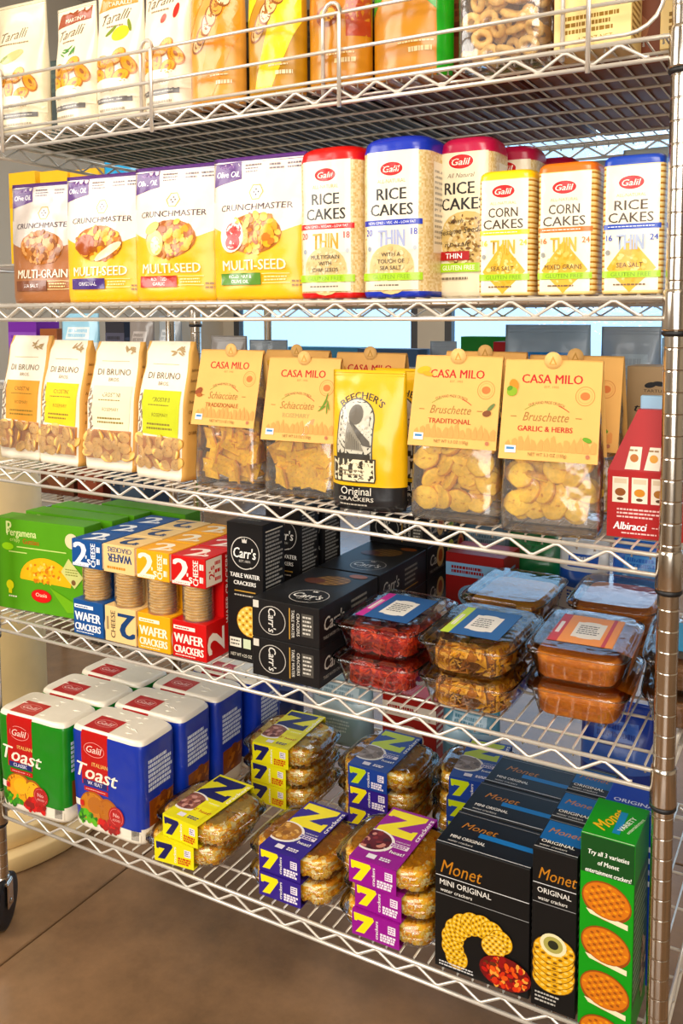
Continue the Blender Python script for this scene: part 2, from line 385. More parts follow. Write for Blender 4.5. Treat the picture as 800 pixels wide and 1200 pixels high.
wm = MB(); wm.tube([(-12, 0, 50), (-11, 0, 50), (11, 0, 50), (12, 0, 50)], [45, 50, 50, 45], 32)
FM = fm.mesh('caster_fork', CHROME); WM = wm.mesh('wheel', BLACK)
for x in (XL, XR):
    for y in (YF, YB):
        p = part('post', PM, unit, (x/1000, y/1000, 0))
        for key, z in ZS.items():
            if key == 'C': z += 11.5 if x == XL else -3.9
            part('collar', CM, p, (0, 0, z/1000)); part('collar_ring', RM, p, (0, 0, z/1000))
        fk = part('caster', FM, unit, (x/1000, y/1000, 0), (0, 0, .5 if x == XL else 1.2)); part('wheel', WM, fk)
# guard rail hooked on the front of the top shelf
R = MB(); z = ZS['A']
def corner(x0, x1, zb, zt, y):
    pts = [(x0+30, y, zb)]
    pts += [(x1-42, y, zb)] + [(x1-42+42*math.sin(a), y, zb+42-42*math.cos(a)) for a in (.3, .6, .9, 1.2, 1.5)] + [(x1, y, zt)]
    return pts
R.tube(corner(XL-10, -190, z+11, z+101, 1088), 2.6); R.tube([(XL-10, 1088, z+98), (-190, 1088, z+98)], 2.7); R.tube([(XL-10, 1088, z+49), (-190, 1088, z+49)], 2.7)
gr = R.build('guard_rail', METAL, unit)
for xr in (-1270, -937, -607, -273):
    b = MB(); xl = xr-35; pts = [(xl, 1093, z-8), (xl, 1093, z+92)]
    for k in range(1, 8):
        a = math.pi*k/8; pts.append((xl+17.5-17.5*math.cos(a), 1093-14*k/8, z+92+20*math.sin(a)))
    pts += [(xr, 1079-3.5, z+92), (xr, 1075.5, z-30)]
    b.tube(pts, 2.9, 8); b.build('hook_bracket', METAL, gr)

# round two-tier wooden display stand standing on the floor beyond the left end of the unit
WOOD = mat('pale_wood', '#d9bd8e', rough=.5, var=.12, vscale=9)
st = empty('display_stand')
for nm, rr, z0, z1 in (('lower_tier', 330, 0, 38), ('upper_tier', 300, 38, 74), ):
    mb = MB(); mb.lathe([(0, z0), (rr-4, z0), (rr, z0+4), (rr, z1-4), (rr-4, z1), (0, z1)], n=64); mb.build(nm, WOOD, st)
mb = MB(); mb.lathe([(168, 74), (168, 900), (0, 900)], n=40); mb.build('drum', WOOD, st)
place(st, -1.75, 1.34, 0, 0, 'round two-tier pale wooden display stand on the floor beyond the left caster', 'stand')
# ================================================================== PRODUCTS
K = '#1b1a1c'; CREAM = '#f6ead2'; KRAFT = '#e9b877'
def disc_cracker(name, rx, ry, t, col, dark, dots=9, seed=1, n=14):
    R = random.Random(seed); mb = MB(); c, d = lin(col), lin(dark); vs = []
    rr = [1+R.uniform(-.05, .05) for _ in range(n)]
    for z, k in ((-t/2, .9), (-t*.15, 1), (t*.25, 1), (t/2, .88)):
        for i in range(n): a = 2*math.pi*i/n; vs.append((rx*k*rr[i]*math.cos(a), ry*k*rr[i]*math.sin(a), z))
    vs.append((0, 0, t*.5+.6)); fs = [tuple(range(n-1, -1, -1))]; cs = [c]
    for j in range(3):
        for i in range(n): fs.append((j*n+i, j*n+(i+1) % n, (j+1)*n+(i+1) % n, (j+1)*n+i)); cs.append(d if j < 2 else c)
    for i in range(n): fs.append((3*n+i, 3*n+(i+1) % n, 4*n)); cs.append(c)
    mb.add(vs, fs, cs, True)
    for i in range(dots):
        a = R.random()*6.28; q = R.uniform(.15, .7); s = R.uniform(.8, 1.6); x, y = rx*q*math.cos(a), ry*q*math.sin(a); z = t/2+.75
        mb.add([(x-s, y-s, z), (x+s, y-s*.6, z), (x+s*.8, y+s, z), (x-s, y+s*.7, z)], [(0, 1, 2, 3)], d)
    return mb.mesh(name, FOOD)
def square_cracker(name, a, t, col, dark, wav=1.5):
    mb = MB(); n = 4; vs = []
    for z in (-t/2, t/2):
        for j in range(n+1):
            for i in range(n+1):
                x, y = a*(i/n-.5), a*(j/n-.5); vs.append((x, y, z+wav*math.sin(i*1.6+j)*.5))
    fs = []; cs = []; N = (n+1)**2; g = lambda i, j, k: k*N+j*(n+1)+i
    for j in range(n):
        for i in range(n):
            fs += [(g(i, j, 1), g(i+1, j, 1), g(i+1, j+1, 1), g(i, j+1, 1)), (g(i, j, 0), g(i, j+1, 0), g(i+1, j+1, 0), g(i+1, j, 0))]; cs += [lin(col)]*2
    for i in range(n):
        for q in ((g(i, 0, 0), g(i+1, 0, 0), g(i+1, 0, 1), g(i, 0, 1)), (g(i+1, n, 0), g(i, n, 0), g(i, n, 1), g(i+1, n, 1)),
                  (g(0, i+1, 0), g(0, i, 0), g(0, i, 1), g(0, i+1, 1)), (g(n, i, 0), g(n, i+1, 0), g(n, i+1, 1), g(n, i, 1))): fs.append(q); cs.append(lin(dark))
    mb.add(vs, fs, cs); 
    for i in range(3):
        for j in range(3):
            x, y, s, z = a*(i-1)*.28, a*(j-1)*.28, 1.0, t/2+wav*.5+.3; mb.add([(x-s, y-s, z), (x+s, y-s, z), (x+s, y+s, z), (x-s, y+s, z)], [(0, 1, 2, 3)], lin(dark))
    return mb.mesh(name, FOOD)
BRUS = [disc_cracker('toast_round', 19, 17.5, 9, '#ffd468', '#e8aa40', 6, s) for s in (1, 2, 3)]
SQ = [square_cracker('square_cracker', 32, 3.2, '#ffcf50', '#f0ac38', .6)]
SMALLR = [disc_cracker('small_cracker', 13, 9.5, 5, '#f6cc84', '#dca45c', 2, s) for s in (5, 6)]
TARALLO = MB(); TARALLO.tube([(10*math.cos(a*.5236), 8.5*math.sin(a*.5236), 0) for a in range(12)], 4.6, 8, lin('#ffd890'), True); TARALLO = [TARALLO.mesh('ring_cracker', FOOD)]
def fill(root, meshes, nx, ny, nz, x0, x1, y0, y1, z0, z1, seed, name, flatb=.5, ang=1.2):
    R = random.Random(seed)
    for k in range(nz):
        for j in range(ny):
            for i in range(nx):
                fx = (i+.5+(.25 if k % 2 else -.25)*.8+R.uniform(-.16, .16))/nx; q = 1 if j == 0 else ang
                x = x0+(x1-x0)*min(max(fx, .04), .96); y = y0+(y1-y0)*(j+.5+R.uniform(-.2, .2))/ny; z = z0+(z1-z0)*(k+.5+R.uniform(-.25, .25))/nz
                tilt = math.pi/2+R.uniform(-.55, .55) if R.random() < flatb else R.uniform(0, 3.1)
                part(name, R.choice(meshes), root, (x/1000, y/1000, z/1000), (tilt, R.uniform(-.5, .5), R.uniform(-.7, .7)))
FOODC = ['#e8a73c', '#c97f22', '#f3c869', '#a8611c', '#f0b64c']

# ---- snack bags --------------------------------------------------------------------------------------------
def pouch(name, wd, h, d, col, art, seed=0, top=.9, colf=None, wr=2.2, m=None, lean=0, narrow=.97, e=3.0):
    L = Loft([(0, wd/2*.97, d*.42, e, 0), (.06, wd/2, d*.5, e, 0), (.45, wd/2, d*.5, e, 0), (top, wd/2*narrow, 4.5, e, 0), (min(top+.03, .985), wd/2*narrow, 1.0, e, 0), (1, wd/2*narrow, .8, e, 0)],
             h, 'lens', wr, .022, seed, lean)
    root = empty(name); mb = MB(); L.body(mb, col, 22, 34, colf); mb.build('bag_body', m or FILM, root)
    am = MB(); art(L.art(am, 0, wd)); am.build('printed_artwork', m or FILM, root)
    sl = MB()
    for q in range(3):
        zz = h*(top+.03+.02*q)
        if zz < h*.99: sl.tube([tuple(L.P(0, uu/8, zz/h)+Vector((0, -.5, 0))) for uu in range(9)], .45, 4, lin(colf(0, .5, .97) if colf else col))
    if sl.v: sl.build('heat_seal', m or FILM, root)
    return root
def taralli(kind, wd=97, h=245, seed=1):
    P = dict(plain=('#f2e6c8', '#d8c58f', None, '#a49a5a'), rosemary=('#f7ead0', '#9a4a1c', 'MARTINO', '#5c8a3a'), lemon=('#f8ecd4', '#cf8f2a', 'TARALLI', '#f0d23c'), chili=('#f8ead4', '#efe0c4', None, '#c8381e'))[kind]
    def colf(sd, uu, v): return P[0]
    def art(A):
        w_ = wd
        T = min(172, h-46)
        if P[2]: A.poly([(4, h-34), (16, h-8), (w_-8, h-6), (w_-10, h-28)], P[1]); A.text(P[2], w_*.52, h-24, 7, '#f7ecd8', 48, .02)
        A.text('Taralli', w_*.47, T, 17, '#7b6a50', 62, .006, .45, 6)
        A.lines(28, T-19, w_-30, T-13, 1, '#9c8668', seed)
        if kind == 'rosemary':
            for k in range(9): A.ell(w_*.5+(k-4)*3.2, 122+abs(k-4)*-1.3+(k % 3)*3, 7, 1.3, '#4e8a3a', .5+.25*(k-4), 8)
        if kind == 'lemon':
            A.ell(w_*.62, 136, 17, 12, '#f0d52c', .3); A.ell(w_*.42, 142, 13, 3.6, '#7f8f3a', .7); A.ell(w_*.78, 148, 11, 3, '#7f8f3a', 1.9)
        if kind == 'chili': A.ell(w_*.8, 152, 4, 12, '#c23a1c', -.2); A.ell(w_*.58, 142, 5, 8, '#cf4a1e', -.6)
        if kind == 'plain': A.ell(w_*.5, 132, 26, 9, '#c9bd84', .3); A.ell(w_*.35, 130, 10, 3, '#8b9a5a', .5)
        for k, (x, y) in enumerate(((.3, 92), (.62, 98), (.45, 78), (.8, 84), (.2, 72), (.66, 66))):
            A.ell(w_*x, y, 17, 11, '#b8741e', k*.7); A.ell(w_*x, y+1, 15, 9, '#f0ac3c', k*.7); A.ell(w_*x+1, y+2, 5, 2.5, '#a8641a', k*.7)
        A.rect(2, 34, w_-2, 58, P[0]); A.ell(w_*.45, 58, 36, 7, P[0]); A.lines(24, 42, w_-26, 50, 1, '#b5a284', seed+2)
        A.rect(16, 27, w_-14, 35, '#6f6a66'); A.lines(20, 29, w_-18, 33, 1, '#d8d2c6', seed+3)
        A.lines(20, 12, w_-22, 20, 1, '#a89c86', seed)
    return pouch('snack_bag', wd, h, 52, P[0], art, seed, .93, colf, 2.6)
def taralli_kraft(diag, bgc, seed):
    wd, h = 100, 250
    def art(A):
        A.text('TERRE DI', wd/2, 216, 5, '#f6e6c0', 38); A.text('TARALLI', wd/2, 200, 13, '#fbf0d4', 62, .03)
        A.poly([(24, 8), (54, 8), (wd-4, 100), (wd-4, 182), (wd-22, 200)], diag); A.poly([(2, 96), (2, 170), (60, 236), (wd-20, 236)], diag)
        for k in range(7):
            x, y = 30+k*8, 92+k*12.5; A.ell(x, y, 17, 11, '#8c5426', .8+k*.3); A.ell(x+1, y+1, 15, 9, ['#f0c890', '#e2a45c', '#f6dcb4'][k % 3], .8+k*.3); A.ell(x+2, y+2, 5, 3, '#a8703a', .8)
        A.lines(50, 40, wd-12, 45, 1, '#f6e6c0', seed); A.lines(62, 28, wd-12, 35, 1, '#f6e6c0', seed+2, .8)
    return pouch('snack_bag', wd, h, 50, bgc, art, seed, .93, None, 3.0)
def kraft_window(wd, green, seed):
    h = 250; bgc = '#c4872e'
    def colf(sd, uu, v): return '#1f9a34' if green and (uu > .86 or v > .52) else bgc
    def art(A):
        if green:
            A.poly([(0, 84), (wd*.45, 132), (wd*.86, 84), (wd*.86, 140), (0, 140)], '#1f9a34'); A.ell(wd*.42, 128, 24, 20, '#4aa53a'); A.ell(wd*.42, 130, 20, 16, '#f0c88c'); A.blobs(wd*.42, 130, 16, 12, 10, 6, FOODC, seed)
        else:
            A.rect(2, 86, wd-2, 180, '#c07c28'); A.rect(wd*.72, 66, wd-1, 150, '#a8461f'); A.ell(wd*.45, 96, 20, 14, '#8e4a1c'); A.ell(wd*.45, 98, 13, 9, '#f0c069')
        A.lines(wd*.42, 42, wd*.86, 47, 1, '#f2dcae', seed); A.lines(wd*.55, 31, wd*.86, 38, 1, '#f2dcae', seed+1, .9)
    return pouch('snack_bag', wd, h, 56, bgc, art, seed, .93, colf, 3.6)
def crunch(kind, seed, tagc, tagt, lower='#f8c01a', name2='MULTI-SEED', extra=None):
    wd, h = 168, 215
    up = '#fbeedd' if kind != 'grain' else '#d9cfc6'
    def colf(sd, uu, v):
        if v > .965: return '#5b3579'
        return up if v > .44+.10*abs(2*uu-1) or v > .52 else lower
    def art(A):
        A.poly([(0, 112), (0, 150), (wd/2, 135), (wd, 150), (wd, 112), (wd*.8, 100), (wd/2, 96), (wd*.2, 100)], up)
        A.poly([(2, 172), (4, 206), (52, 209), (54, 182)], '#5b3579'); A.text('MADE WITH', 26, 201, 4, '#c9a7d8', 24); A.text('Olive Oil.', 28, 190, 9, '#ffffff', 42, .02, .15)
        A.lines(60, 190, 90, 204, 3, '#8a7f86', seed); A.lines(104, 192, 130, 203, 2, '#8a7f86', seed+1); A.lines(135, 192, 165, 203, 2, '#6d6470', seed+2)
        A.ring(wd*.5, 160, 13, 13, 1.3, '#cfae4a', 6); 
        for k in range(4): A.ell(wd*.5+4*math.cos(k*1.571), 160+4*math.sin(k*1.571), 1.3, 1.3, '#4a3a5c')
        A.text('CRUNCHMASTER', wd*.5, 138, 9.5, '#4a3a46', 126, .02)
        A.ell(wd*.5, 98, 48, 30, '#b06c1c'); A.blobs(wd*.5, 98, 47, 30, 120, 7, FOODC if kind != 'grain' else ['#b87a4a', '#8f5a38', '#d9a06a'], seed)
        if extra == 'tomato': A.ell(wd*.28, 96, 21, 25, '#f3e9d8'); A.ell(wd*.3, 102, 14, 13, '#b3161b'); A.ell(wd*.29, 86, 13, 12, '#c41d20'); A.ell(wd*.29, 104, 5, 4, '#d8443c')
        if extra == 'bulb': A.ell(wd*.33, 92, 17, 20, '#e8d48a'); A.ell(wd*.34, 88, 10, 14, '#fbf3d0'); A.ell(wd*.3, 116, 15, 8, '#c9b430', .5)
        if extra == 'salt': A.ell(wd*.36, 96, 20, 17, '#a4541c', .3); A.ell(wd*.62, 84, 30, 7, '#f2e2c0', .5)
        A.text(name2, wd*.5, 52, 15, '#fdf3dc', 110, .02)
        A.rect(24, 22, 98, 40, tagc)
        for q, t_ in enumerate(tagt): A.text(t_, 62, 31+(3.6 if len(tagt) > 1 else 0)-q*7.5, 5 if len(tagt) > 1 else 6, '#ffffff', None, .01)
        A.rect(100, 24, 144, 25, '#fbe7b2'); A.rect(100, 38, 144, 39, '#fbe7b2'); A.lines(104, 27, 140, 36, 2, '#fbe7b2', seed)
        A.lines(146, 18, 162, 30, 2, '#8c6a1c', seed+4)
    return pouch('cracker_bag', wd, h, 46, up, art, seed, .93, colf, 4.2)

# ---- rice and corn cakes -----------------------------------------------------------------------------------
def rice_tall(cap, thin, seed, style=0, h=212, wd=101):
    a = wd/2; SP = ['#e4cfa4', '#dcc392', '#e9d6ae', '#d3b680']
    L = Loft([(0, a*.95, a*.95, 4.5, 0), (.02, a, a, 4.5, 0), (.90, a, a, 4.5, 0), (.955, a*.97, a*.97, 4, 0), (.98, a*.93, a*.9, 3.6, 0), (1, a*.8, a*.76, 3, 0)], h, 'sq', 1.0, .03, seed)
    R = random.Random(seed)
    bot = cap if style == 0 else '#f3e6c9'
    def colf(sd, uu, v):
        if v > .905: return cap
        if v < .035: return bot
        return R.choice(SP)
    root = empty('rice_cake_pack'); mb = MB(); L.body(mb, '#ffffff', 28, 80, colf); mb.build('wrapped_stack', FILM, root)
    am = MB(); A = L.art(am, 0, wd, 8)
    if style == 0:
        A.rect(9, 62, wd-9, h*.905, '#f5ecd9'); A.poly([(9, 24), (wd-9, 24), (wd-9, 64), (9, 64)], '#efe3cb')
        A.logo(wd/2, 172, 16); A.text('ALL-NATURAL', wd/2, 156, 5, '#a9a86c', 42); A.text('RICE', wd/2, 139, 15.5, K, 44, .028); A.text('CAKES', wd/2, 118, 15.5, K, 64, .028)
        A.rect(1, 97, wd-1, 104.5, cap); A.text('NON GMO - VEGAN - LOW FAT', wd/2, 100.7, 3.6, '#ffffff', 74)
        A.text('THIN', wd/2, 80, 23, thin, 40, .03); A.text('20', 15, 88, 9, cap, None, .03); A.text('18', wd-16, 88, 9, cap, None, .03); A.ell(16, 66, 3.5, 3.5, '#9aa0a8'); A.ell(wd-15, 66, 3, 3, '#b5b9bd')
        A.ell(wd/2, 38, 35, 34, '#d9c08c'); A.blobs(wd/2, 38, 34, 33, 90, 3.4, SP, seed)
        for q, t_ in enumerate(['WITH A', 'TOUCH OF', 'SEA SALT'] if style == 0 and cap.startswith('#1') else ['MULTIGRAIN', 'WITH', 'CHIA SEEDS']): A.text(t_, wd/2, 58-q*9, 5.5, '#54493c', None, .02)
        A.rect(1, 23, wd-1, 33, '#a9cf3a'); A.text('GLUTEN FREE', wd/2, 28, 6, '#86a92a', 56, .02); A.rect(9, 10, wd-9, 22, '#e9dcc0'); A.lines(26, 14, wd-26, 19, 1, '#75695a', seed)
    else:
        A.rect(2, 6, wd-2, h*.905, '#efe2c6'); A.logo(wd*.45, 182, 17); A.text('All Natural', wd*.45, 164, 6, '#6a5c48', 40, 0, .3)
        A.text('RICE', wd*.42, 147, 16, K, 44, .03); A.text('CAKES', wd*.48, 126, 16, K, 66, .03)
        A.ell(wd*.55, 78, 41, 38, '#d2b67a'); A.blobs(wd*.55, 78, 40, 37, 170, 3, SP+['#8b6a3a', '#6b4a26'], seed)
        A.text('with', wd*.4, 103, 6, '#3b3026', 18, .01, .3); A.text('Sesame Seeds', wd*.45, 90, 8, '#3b3026', 62, .012, .3, 4); A.text('no salt', wd*.4, 72, 7, '#3b3026', 38, .012, .3)
        A.rect(3, 50, 50, 62, '#a51d2b'); A.text('THIN', 27, 56, 7, '#fff', 24, .02); A.rect(2, 34, wd-2, 46, '#a9cf3a'); A.text('GLUTEN FREE', 34, 40, 6.5, '#f4f8dc', 48, .02)
        A.lines(8, 22, 60, 29, 1, '#75695a', seed)
    bm_ = MB(); B = L.art(bm_, 1, wd, 10); B.rect(26, 60, wd-18, h*.84, '#f3ead8'); B.lines(30, 70, wd-24, h*.8, 14, '#9a948a', seed); bm_.build('printed_side', FILM, root)
    am.build('printed_artwork', FILM, root)
    cap_m = MB(); pts = []
    for k in range(9): pts.append((-a*.66+k*a*.165, 2+3*math.sin(k*1.9), h+1.2+1.4*math.sin(k*2.3)))
    cap_m.tube(pts, [1, 2.6, 3.4, 2.8, 3.6, 3, 3.5, 2.4, 1], 7, lin(cap)); cap_m.build('film_fold', FILM, root)
    return root
def cake_square(cap, word, sub, nums, seed, h=158, wd=72, band=None):
    a = wd/2; band = band or cap
    L = Loft([(0, a*.97, a*.97, 8, 0), (.02, a, a, 8, 0), (.93, a, a, 8, 0), (.975, a*.98, a*.98, 7, 0), (1, a*.9, a*.88, 5, 0)], h, 'sq', .7, .03, seed)
    def colf(sd, uu, v):
        if v > .925: return cap
        k = int(v*72) % 3
        return ['#f0d494', '#f4e0ac', '#b5802f'][k]
    root = empty('rice_cake_pack' if word == 'RICE' else 'corn_cake_pack'); mb = MB(); L.body(mb, '#ffffff', 12, 72, colf); mb.build('wrapped_stack', FILM, root)
    am = MB(); A = L.art(am, 0, wd, 8)
    A.rect(4, 4, wd-4, h*.925, '#f6ecd6'); A.logo(wd*.48, 130, 14); A.text('ALL-NATURAL', wd*.48, 115.5, 3.6, '#a9a86c', 34)
    A.text(word, wd*.48, 104, 11.5, '#47392c', 38, .016); A.text('CAKES', wd*.48, 89.5, 11.5, '#47392c', 52, .016)
    A.rect(1, 76, wd-1, 82, band); A.lines(8, 78, wd-8, 80, 1, '#ffffff', seed)
    A.poly([(wd*.48, 66), (wd*.9, 30), (wd*.48, 2), (wd*.1, 30)], '#e2b45a'); A.blobs(wd*.48, 34, 22, 22, 50, 3, ['#e8c26e', '#d9a848', '#f0d490'], seed)
    A.text('THIN', wd*.48, 61, 18, '#e4b45c' if word == 'CORN' else '#a9b4cc', 31, .028); A.text(nums[0], 10, 66, 7, band, None, .03); A.text(nums[1], wd-10, 66, 7, band, None, .03); A.ell(9, 49, 3, 3, '#9a9a94')
    A.text(sub, wd*.48, 34, 5.6, '#54402a', 30 if len(sub) < 10 else 46, .014); A.rect(1, 19, wd-1, 27, '#a9cf3a'); A.text('GLUTEN FREE', wd*.5, 23, 5, '#7d9f28', 46, .02); A.lines(16, 9, wd-18, 13, 1, '#75593a', seed)
    am.build('printed_artwork', FILM, root); return root

# ---- clear bags with a folded kraft header card ------------------------------------------------------------
def header_bag(title2, title2col, deco, content, seed, wd=122, h=214, card=92, zb=94):
    d = 62; a = wd/2
    L = Loft([(0, a*.95, d*.48, 7, 0), (.04, a, d*.5, 6, 0), (.42, a*.99, d*.47, 4.5, 0), (.97, a*.93, 2.5, 3.5, 0), (1, a*.93, 1.5, 3.5, 0)], h-3, 'sq', 2.0, .028, seed)
    root = empty('cracker_bag'); mb = MB(); L.body(mb, '#ffffff', 14, 26); mb.build('clear_bag', CLEARFILM, root)
    y0, y1 = -d*.47-2.5, -2.8
    def slab(sy):
        m_ = MB(); t = 1.0; q = []
        for dy in (0, t): q += [(-a, sy*(-y0)+dy-t/2, zb), (a, sy*(-y0)+dy-t/2, zb-0.0), (a*.985, sy*(-y1)+dy-t/2, h), (-a*.985, sy*(-y1)+dy-t/2, h)]
        m_.add(q, [(0, 1, 2, 3), (7, 6, 5, 4), (0, 4, 5, 1), (1, 5, 6, 2), (2, 6, 7, 3), (3, 7, 4, 0)], lin(KRAFT)); return m_
    f_ = slab(-1); fo = f_.build('header_card', PAPER, root); slab(1).build('header_card', PAPER, root)
    tf = MB(); tf.tube([(-a*.985, 0, h-1.0), (a*.985, 0, h-1.0)], 3.2, 8, lin(KRAFT)); tf.build('card_fold', PAPER, root)
    bd = MB(); bd.lathe([(0, -.6), (11, -.6), (11, .6), (0, .6)], n=28, col=lin('#efc486')); bo = bd.build('hanger_badge', PAPER, root); bo.rotation_euler = (math.pi/2, 0, 0); bo.location = (0, -.0050, (h+1)/1000)
    H = h-zb; am = MB()
    P = lambda uu, v: Vector((a*(2*uu-1), y0+(y1-y0)*v-.5, zb+H*v)); A = Art(am, P, wd, H, base=.12)
    A.text('CASA MILO', wd*.5, H-22, 11, '#b5281f', 76, .028); A.text('EST. 1955', wd*.5, H-32, 2.8, '#8c6a40', 18); A.ring(wd*.84, H-42, 12, 12, .8, '#c98250'); A.ell(wd*.84, H-42, 6, 5, '#cf7a4c'); A.ring(wd*.84, H-42, 9, 9, .5, '#d99a66')
    A.text('OUR HAND MADE CRUNCH', wd*.46, H-51, 3.6, '#6a4a2c', 46, .01, 0, 0, 60); A.ring(wd*.46, H-110, 52, 58, .9, '#8c9a50', 8, 105, 122); A.ring(wd*.46, H-110, 52, 58, .9, '#b5402c', 8, 56, 73)
    A.text('Bruschette' if content == 'round' else 'Schiacciate', wd*.46, H-69, 11, '#9c7444', 58, .004, .35); A.rect(wd*.10, H-70, wd*.16, H-69, '#9c7444'); A.rect(wd*.76, H-70, wd*.82, H-69, '#9c7444')
    A.text(title2, wd*.46, H-84, 6.5, title2col, None, .03)
    for k in range(14): x = 8+k*8.2; A.poly([(x, 12), (x, 20+(k*7 % 5)*2), (x+4, 24+(k*5 % 4)*2.5), (x+7, 18+(k*3 % 4)*2), (x+7, 12)], '#e2a066')
    A.rect(8, 8, 22, 17, '#dfe6ea'); A.rect(10, 12, 20, 15, '#4b7fb0'); A.text('NET WT 5.3 OZ (150g)', wd*.5, 7.5, 4, '#7a5c38', 48); A.ell(wd*.9, 8, 2.6, 2.6, '#b5765a')
    for (x, y, rx, ry, c, ro) in deco: A.ell(x, y, rx, ry, c, ro, 12)
    am.build('printed_artwork', PAPER, root)
    B = MB(); ba = Art(B, lambda uu, v: Vector((0+11*(2*uu-1), -5.7, h+1+11*(2*v-1))), 22, 22, base=.1); ba.poly([(6, 6), (11, 17), (16, 6)], '#c99a58'); ba.poly([(8.5, 7), (11, 13), (13.5, 7)], '#efc486'); B.build('badge_print', PAPER, root)
    if content == 'round': fill(root, BRUS, 4, 2, 4, -a*.78, a*.78, -15, 14, 18, zb+14, seed, 'toast_round', .75)
    else: fill(root, SQ, 4, 3, 4, -a*.74, a*.74, -13, 13, 18, zb+4, seed, 'square_cracker', .88)
    return root
# ---- white paper bags with a window ------------------------------------------------------------------------
def paper_bag(lab, seed, skew=4, h=222):
    wd, d = 112, 58; a = wd/2; W_ = '#faf0dc'
    L = Loft([(0, a*.96, d*.5, 9, 0), (.03, a, d*.5, 9, 0), (.5, a*.99, d*.45, 8, 0), (.9, a*.95, 12, 6, 2), (1, a*.93, 4, 4, 3)], h, 'sq', 1.6, .03, seed, 3, skew)
    root = empty('cracker_bag'); mb = MB(); L.body(mb, W_, 12, 26, lambda sd, uu, v: W_ if sd in (0, 2) and .03 < uu < .97 else '#d9ab6a'); mb.build('paper_bag', PAPER, root)
    am = MB(); A = L.art(am, 0, wd, 9, .6)
    A.rect(24, 188, wd-24, 189, '#c9b18a'); A.text('DI BRUNO', wd*.5, 170, 10.5, '#6d5c4a', 76, .006); A.text('BROS.', wd*.52, 157, 6, '#8c7a62', 26, .01)
    A.poly([(14, 146), (wd-8, 146), (wd-12, 70), (18, 74)], lab); A.text('CROSTINI', wd*.52, 131, 7, '#6b5a2a', 40, .015); A.lines(30, 120, wd-26, 124, 1, '#8c7a3a', seed); A.text('ROSEMARY', wd*.52, 106, 6, '#7b6a2e', 36, .01); A.lines(28, 80, wd-22, 94, 2, '#8c7a3a', seed+1)
    R = random.Random(seed)
    for k in range(20): A.ell(6+R.random()*10, 62+k*4, 5, 1.5, '#8f7c6c', R.uniform(-.9, .9)+1.2, 8, .01)
    for k in range(9): A.ell(wd-14-R.random()*26, 205+R.random()*10, 7, 1.5, '#b39a72', R.uniform(-1, 1), 8, .01)
    A.rect(6, 20, wd-6, 70, '#c98c54')
    bm_ = MB(); B = L.art(bm_, 1, d, 12, .6)
    for k in range(7): B.text(['baked in small', 'batches', 'crisp and', 'hearty', 'CROSTINI', 'for cheese', 'DI BRUNO'][k], d*.5, 180-k*17, 5, '#7b5730', 34, .015, .2)
    bm_.build('printed_side', PAPER, root); am.build('printed_artwork', PAPER, root)
    for k in range(15):
        x = 15+(k % 5)*20.5+R.uniform(-6, 6); z = 28+(k//5)*16+R.uniform(-4, 4); p = L.P(0, x/wd, z/h)
        part('small_cracker', SMALLR[k % 2], root, (p.x/1000, (p.y-1.2)/1000, z/1000), (math.pi/2+R.uniform(-.5, .3), R.uniform(-1.2, 1.2), R.uniform(-.5, .5)))
    wn = MB(); q = L.art(wn, 0, wd, 12, 6.5); q.rect(5, 18, wd-5, 71, '#ffffff'); wn.build('window_film', CLEARFILM, root)
    return root
def beecher(seed=3, back=False):
    wd, h = 116, 196
    def colf(sd, uu, v): return '#17171a' if v < .19 else '#e9bc45'
    def art(A):
        A.text("BEECHER'S", wd*.44, 161, 9.5, '#3a2f22', 74, .03, 0, 0, 46)
        A.poly([(15, 62), (15, 128)]+[(44-29*math.cos(math.pi*k/12), 128+29*math.sin(math.pi*k/12)) for k in range(1, 12)]+[(73, 128), (73, 62)], '#4b4740')
        A.poly([(17, 64), (17, 128)]+[(44-27*math.cos(math.pi*k/12), 128+27*math.sin(math.pi*k/12)) for k in range(1, 12)]+[(71, 128), (71, 64)], '#d3cdbc')
        A.blobs(44, 118, 24, 32, 60, 2.6, ['#b5ae9e', '#c8c1b1', '#e2dccb'], 4); A.ell(44, 134, 11, 14, '#6b655b'); A.poly([(34, 128), (68, 98), (70, 90), (58, 92), (36, 122)], '#5b564e'); A.poly([(32, 124), (30, 86), (60, 84), (40, 120)], '#8f897c')
        for k in range(8): A.rect(33+k*2.5, 86, 33.8+k*2.5, 116-k*3, '#57524a')
        A.poly([(18, 80), (70, 80), (70, 68), (18, 68)], '#3a3630'); A.poly([(12, 40), (76, 40), (78, 46), (78, 74), (10, 74), (10, 46)], '#3b352c'); A.poly([(13, 42), (75, 42), (76, 47), (76, 72), (12, 72), (12, 47)], '#f1e4c4')
        A.text('CREAMY COUNTER', 44, 65, 4.4, '#4b4236', 50); A.lines(20, 48, 68, 59, 2, '#8a7e68', 5)
        A.text('Original', 48, 28, 11, '#efe8da', 46, .01); A.text('CRACKERS', 48, 16.5, 5.5, '#d9d2c4', 54, .02); A.lines(22, 7, 76, 11, 1, '#c9c2b4', 6)
    return pouch('cracker_bag', wd, h, 48, '#e9bc45', art, seed, .93, colf, 2.8)
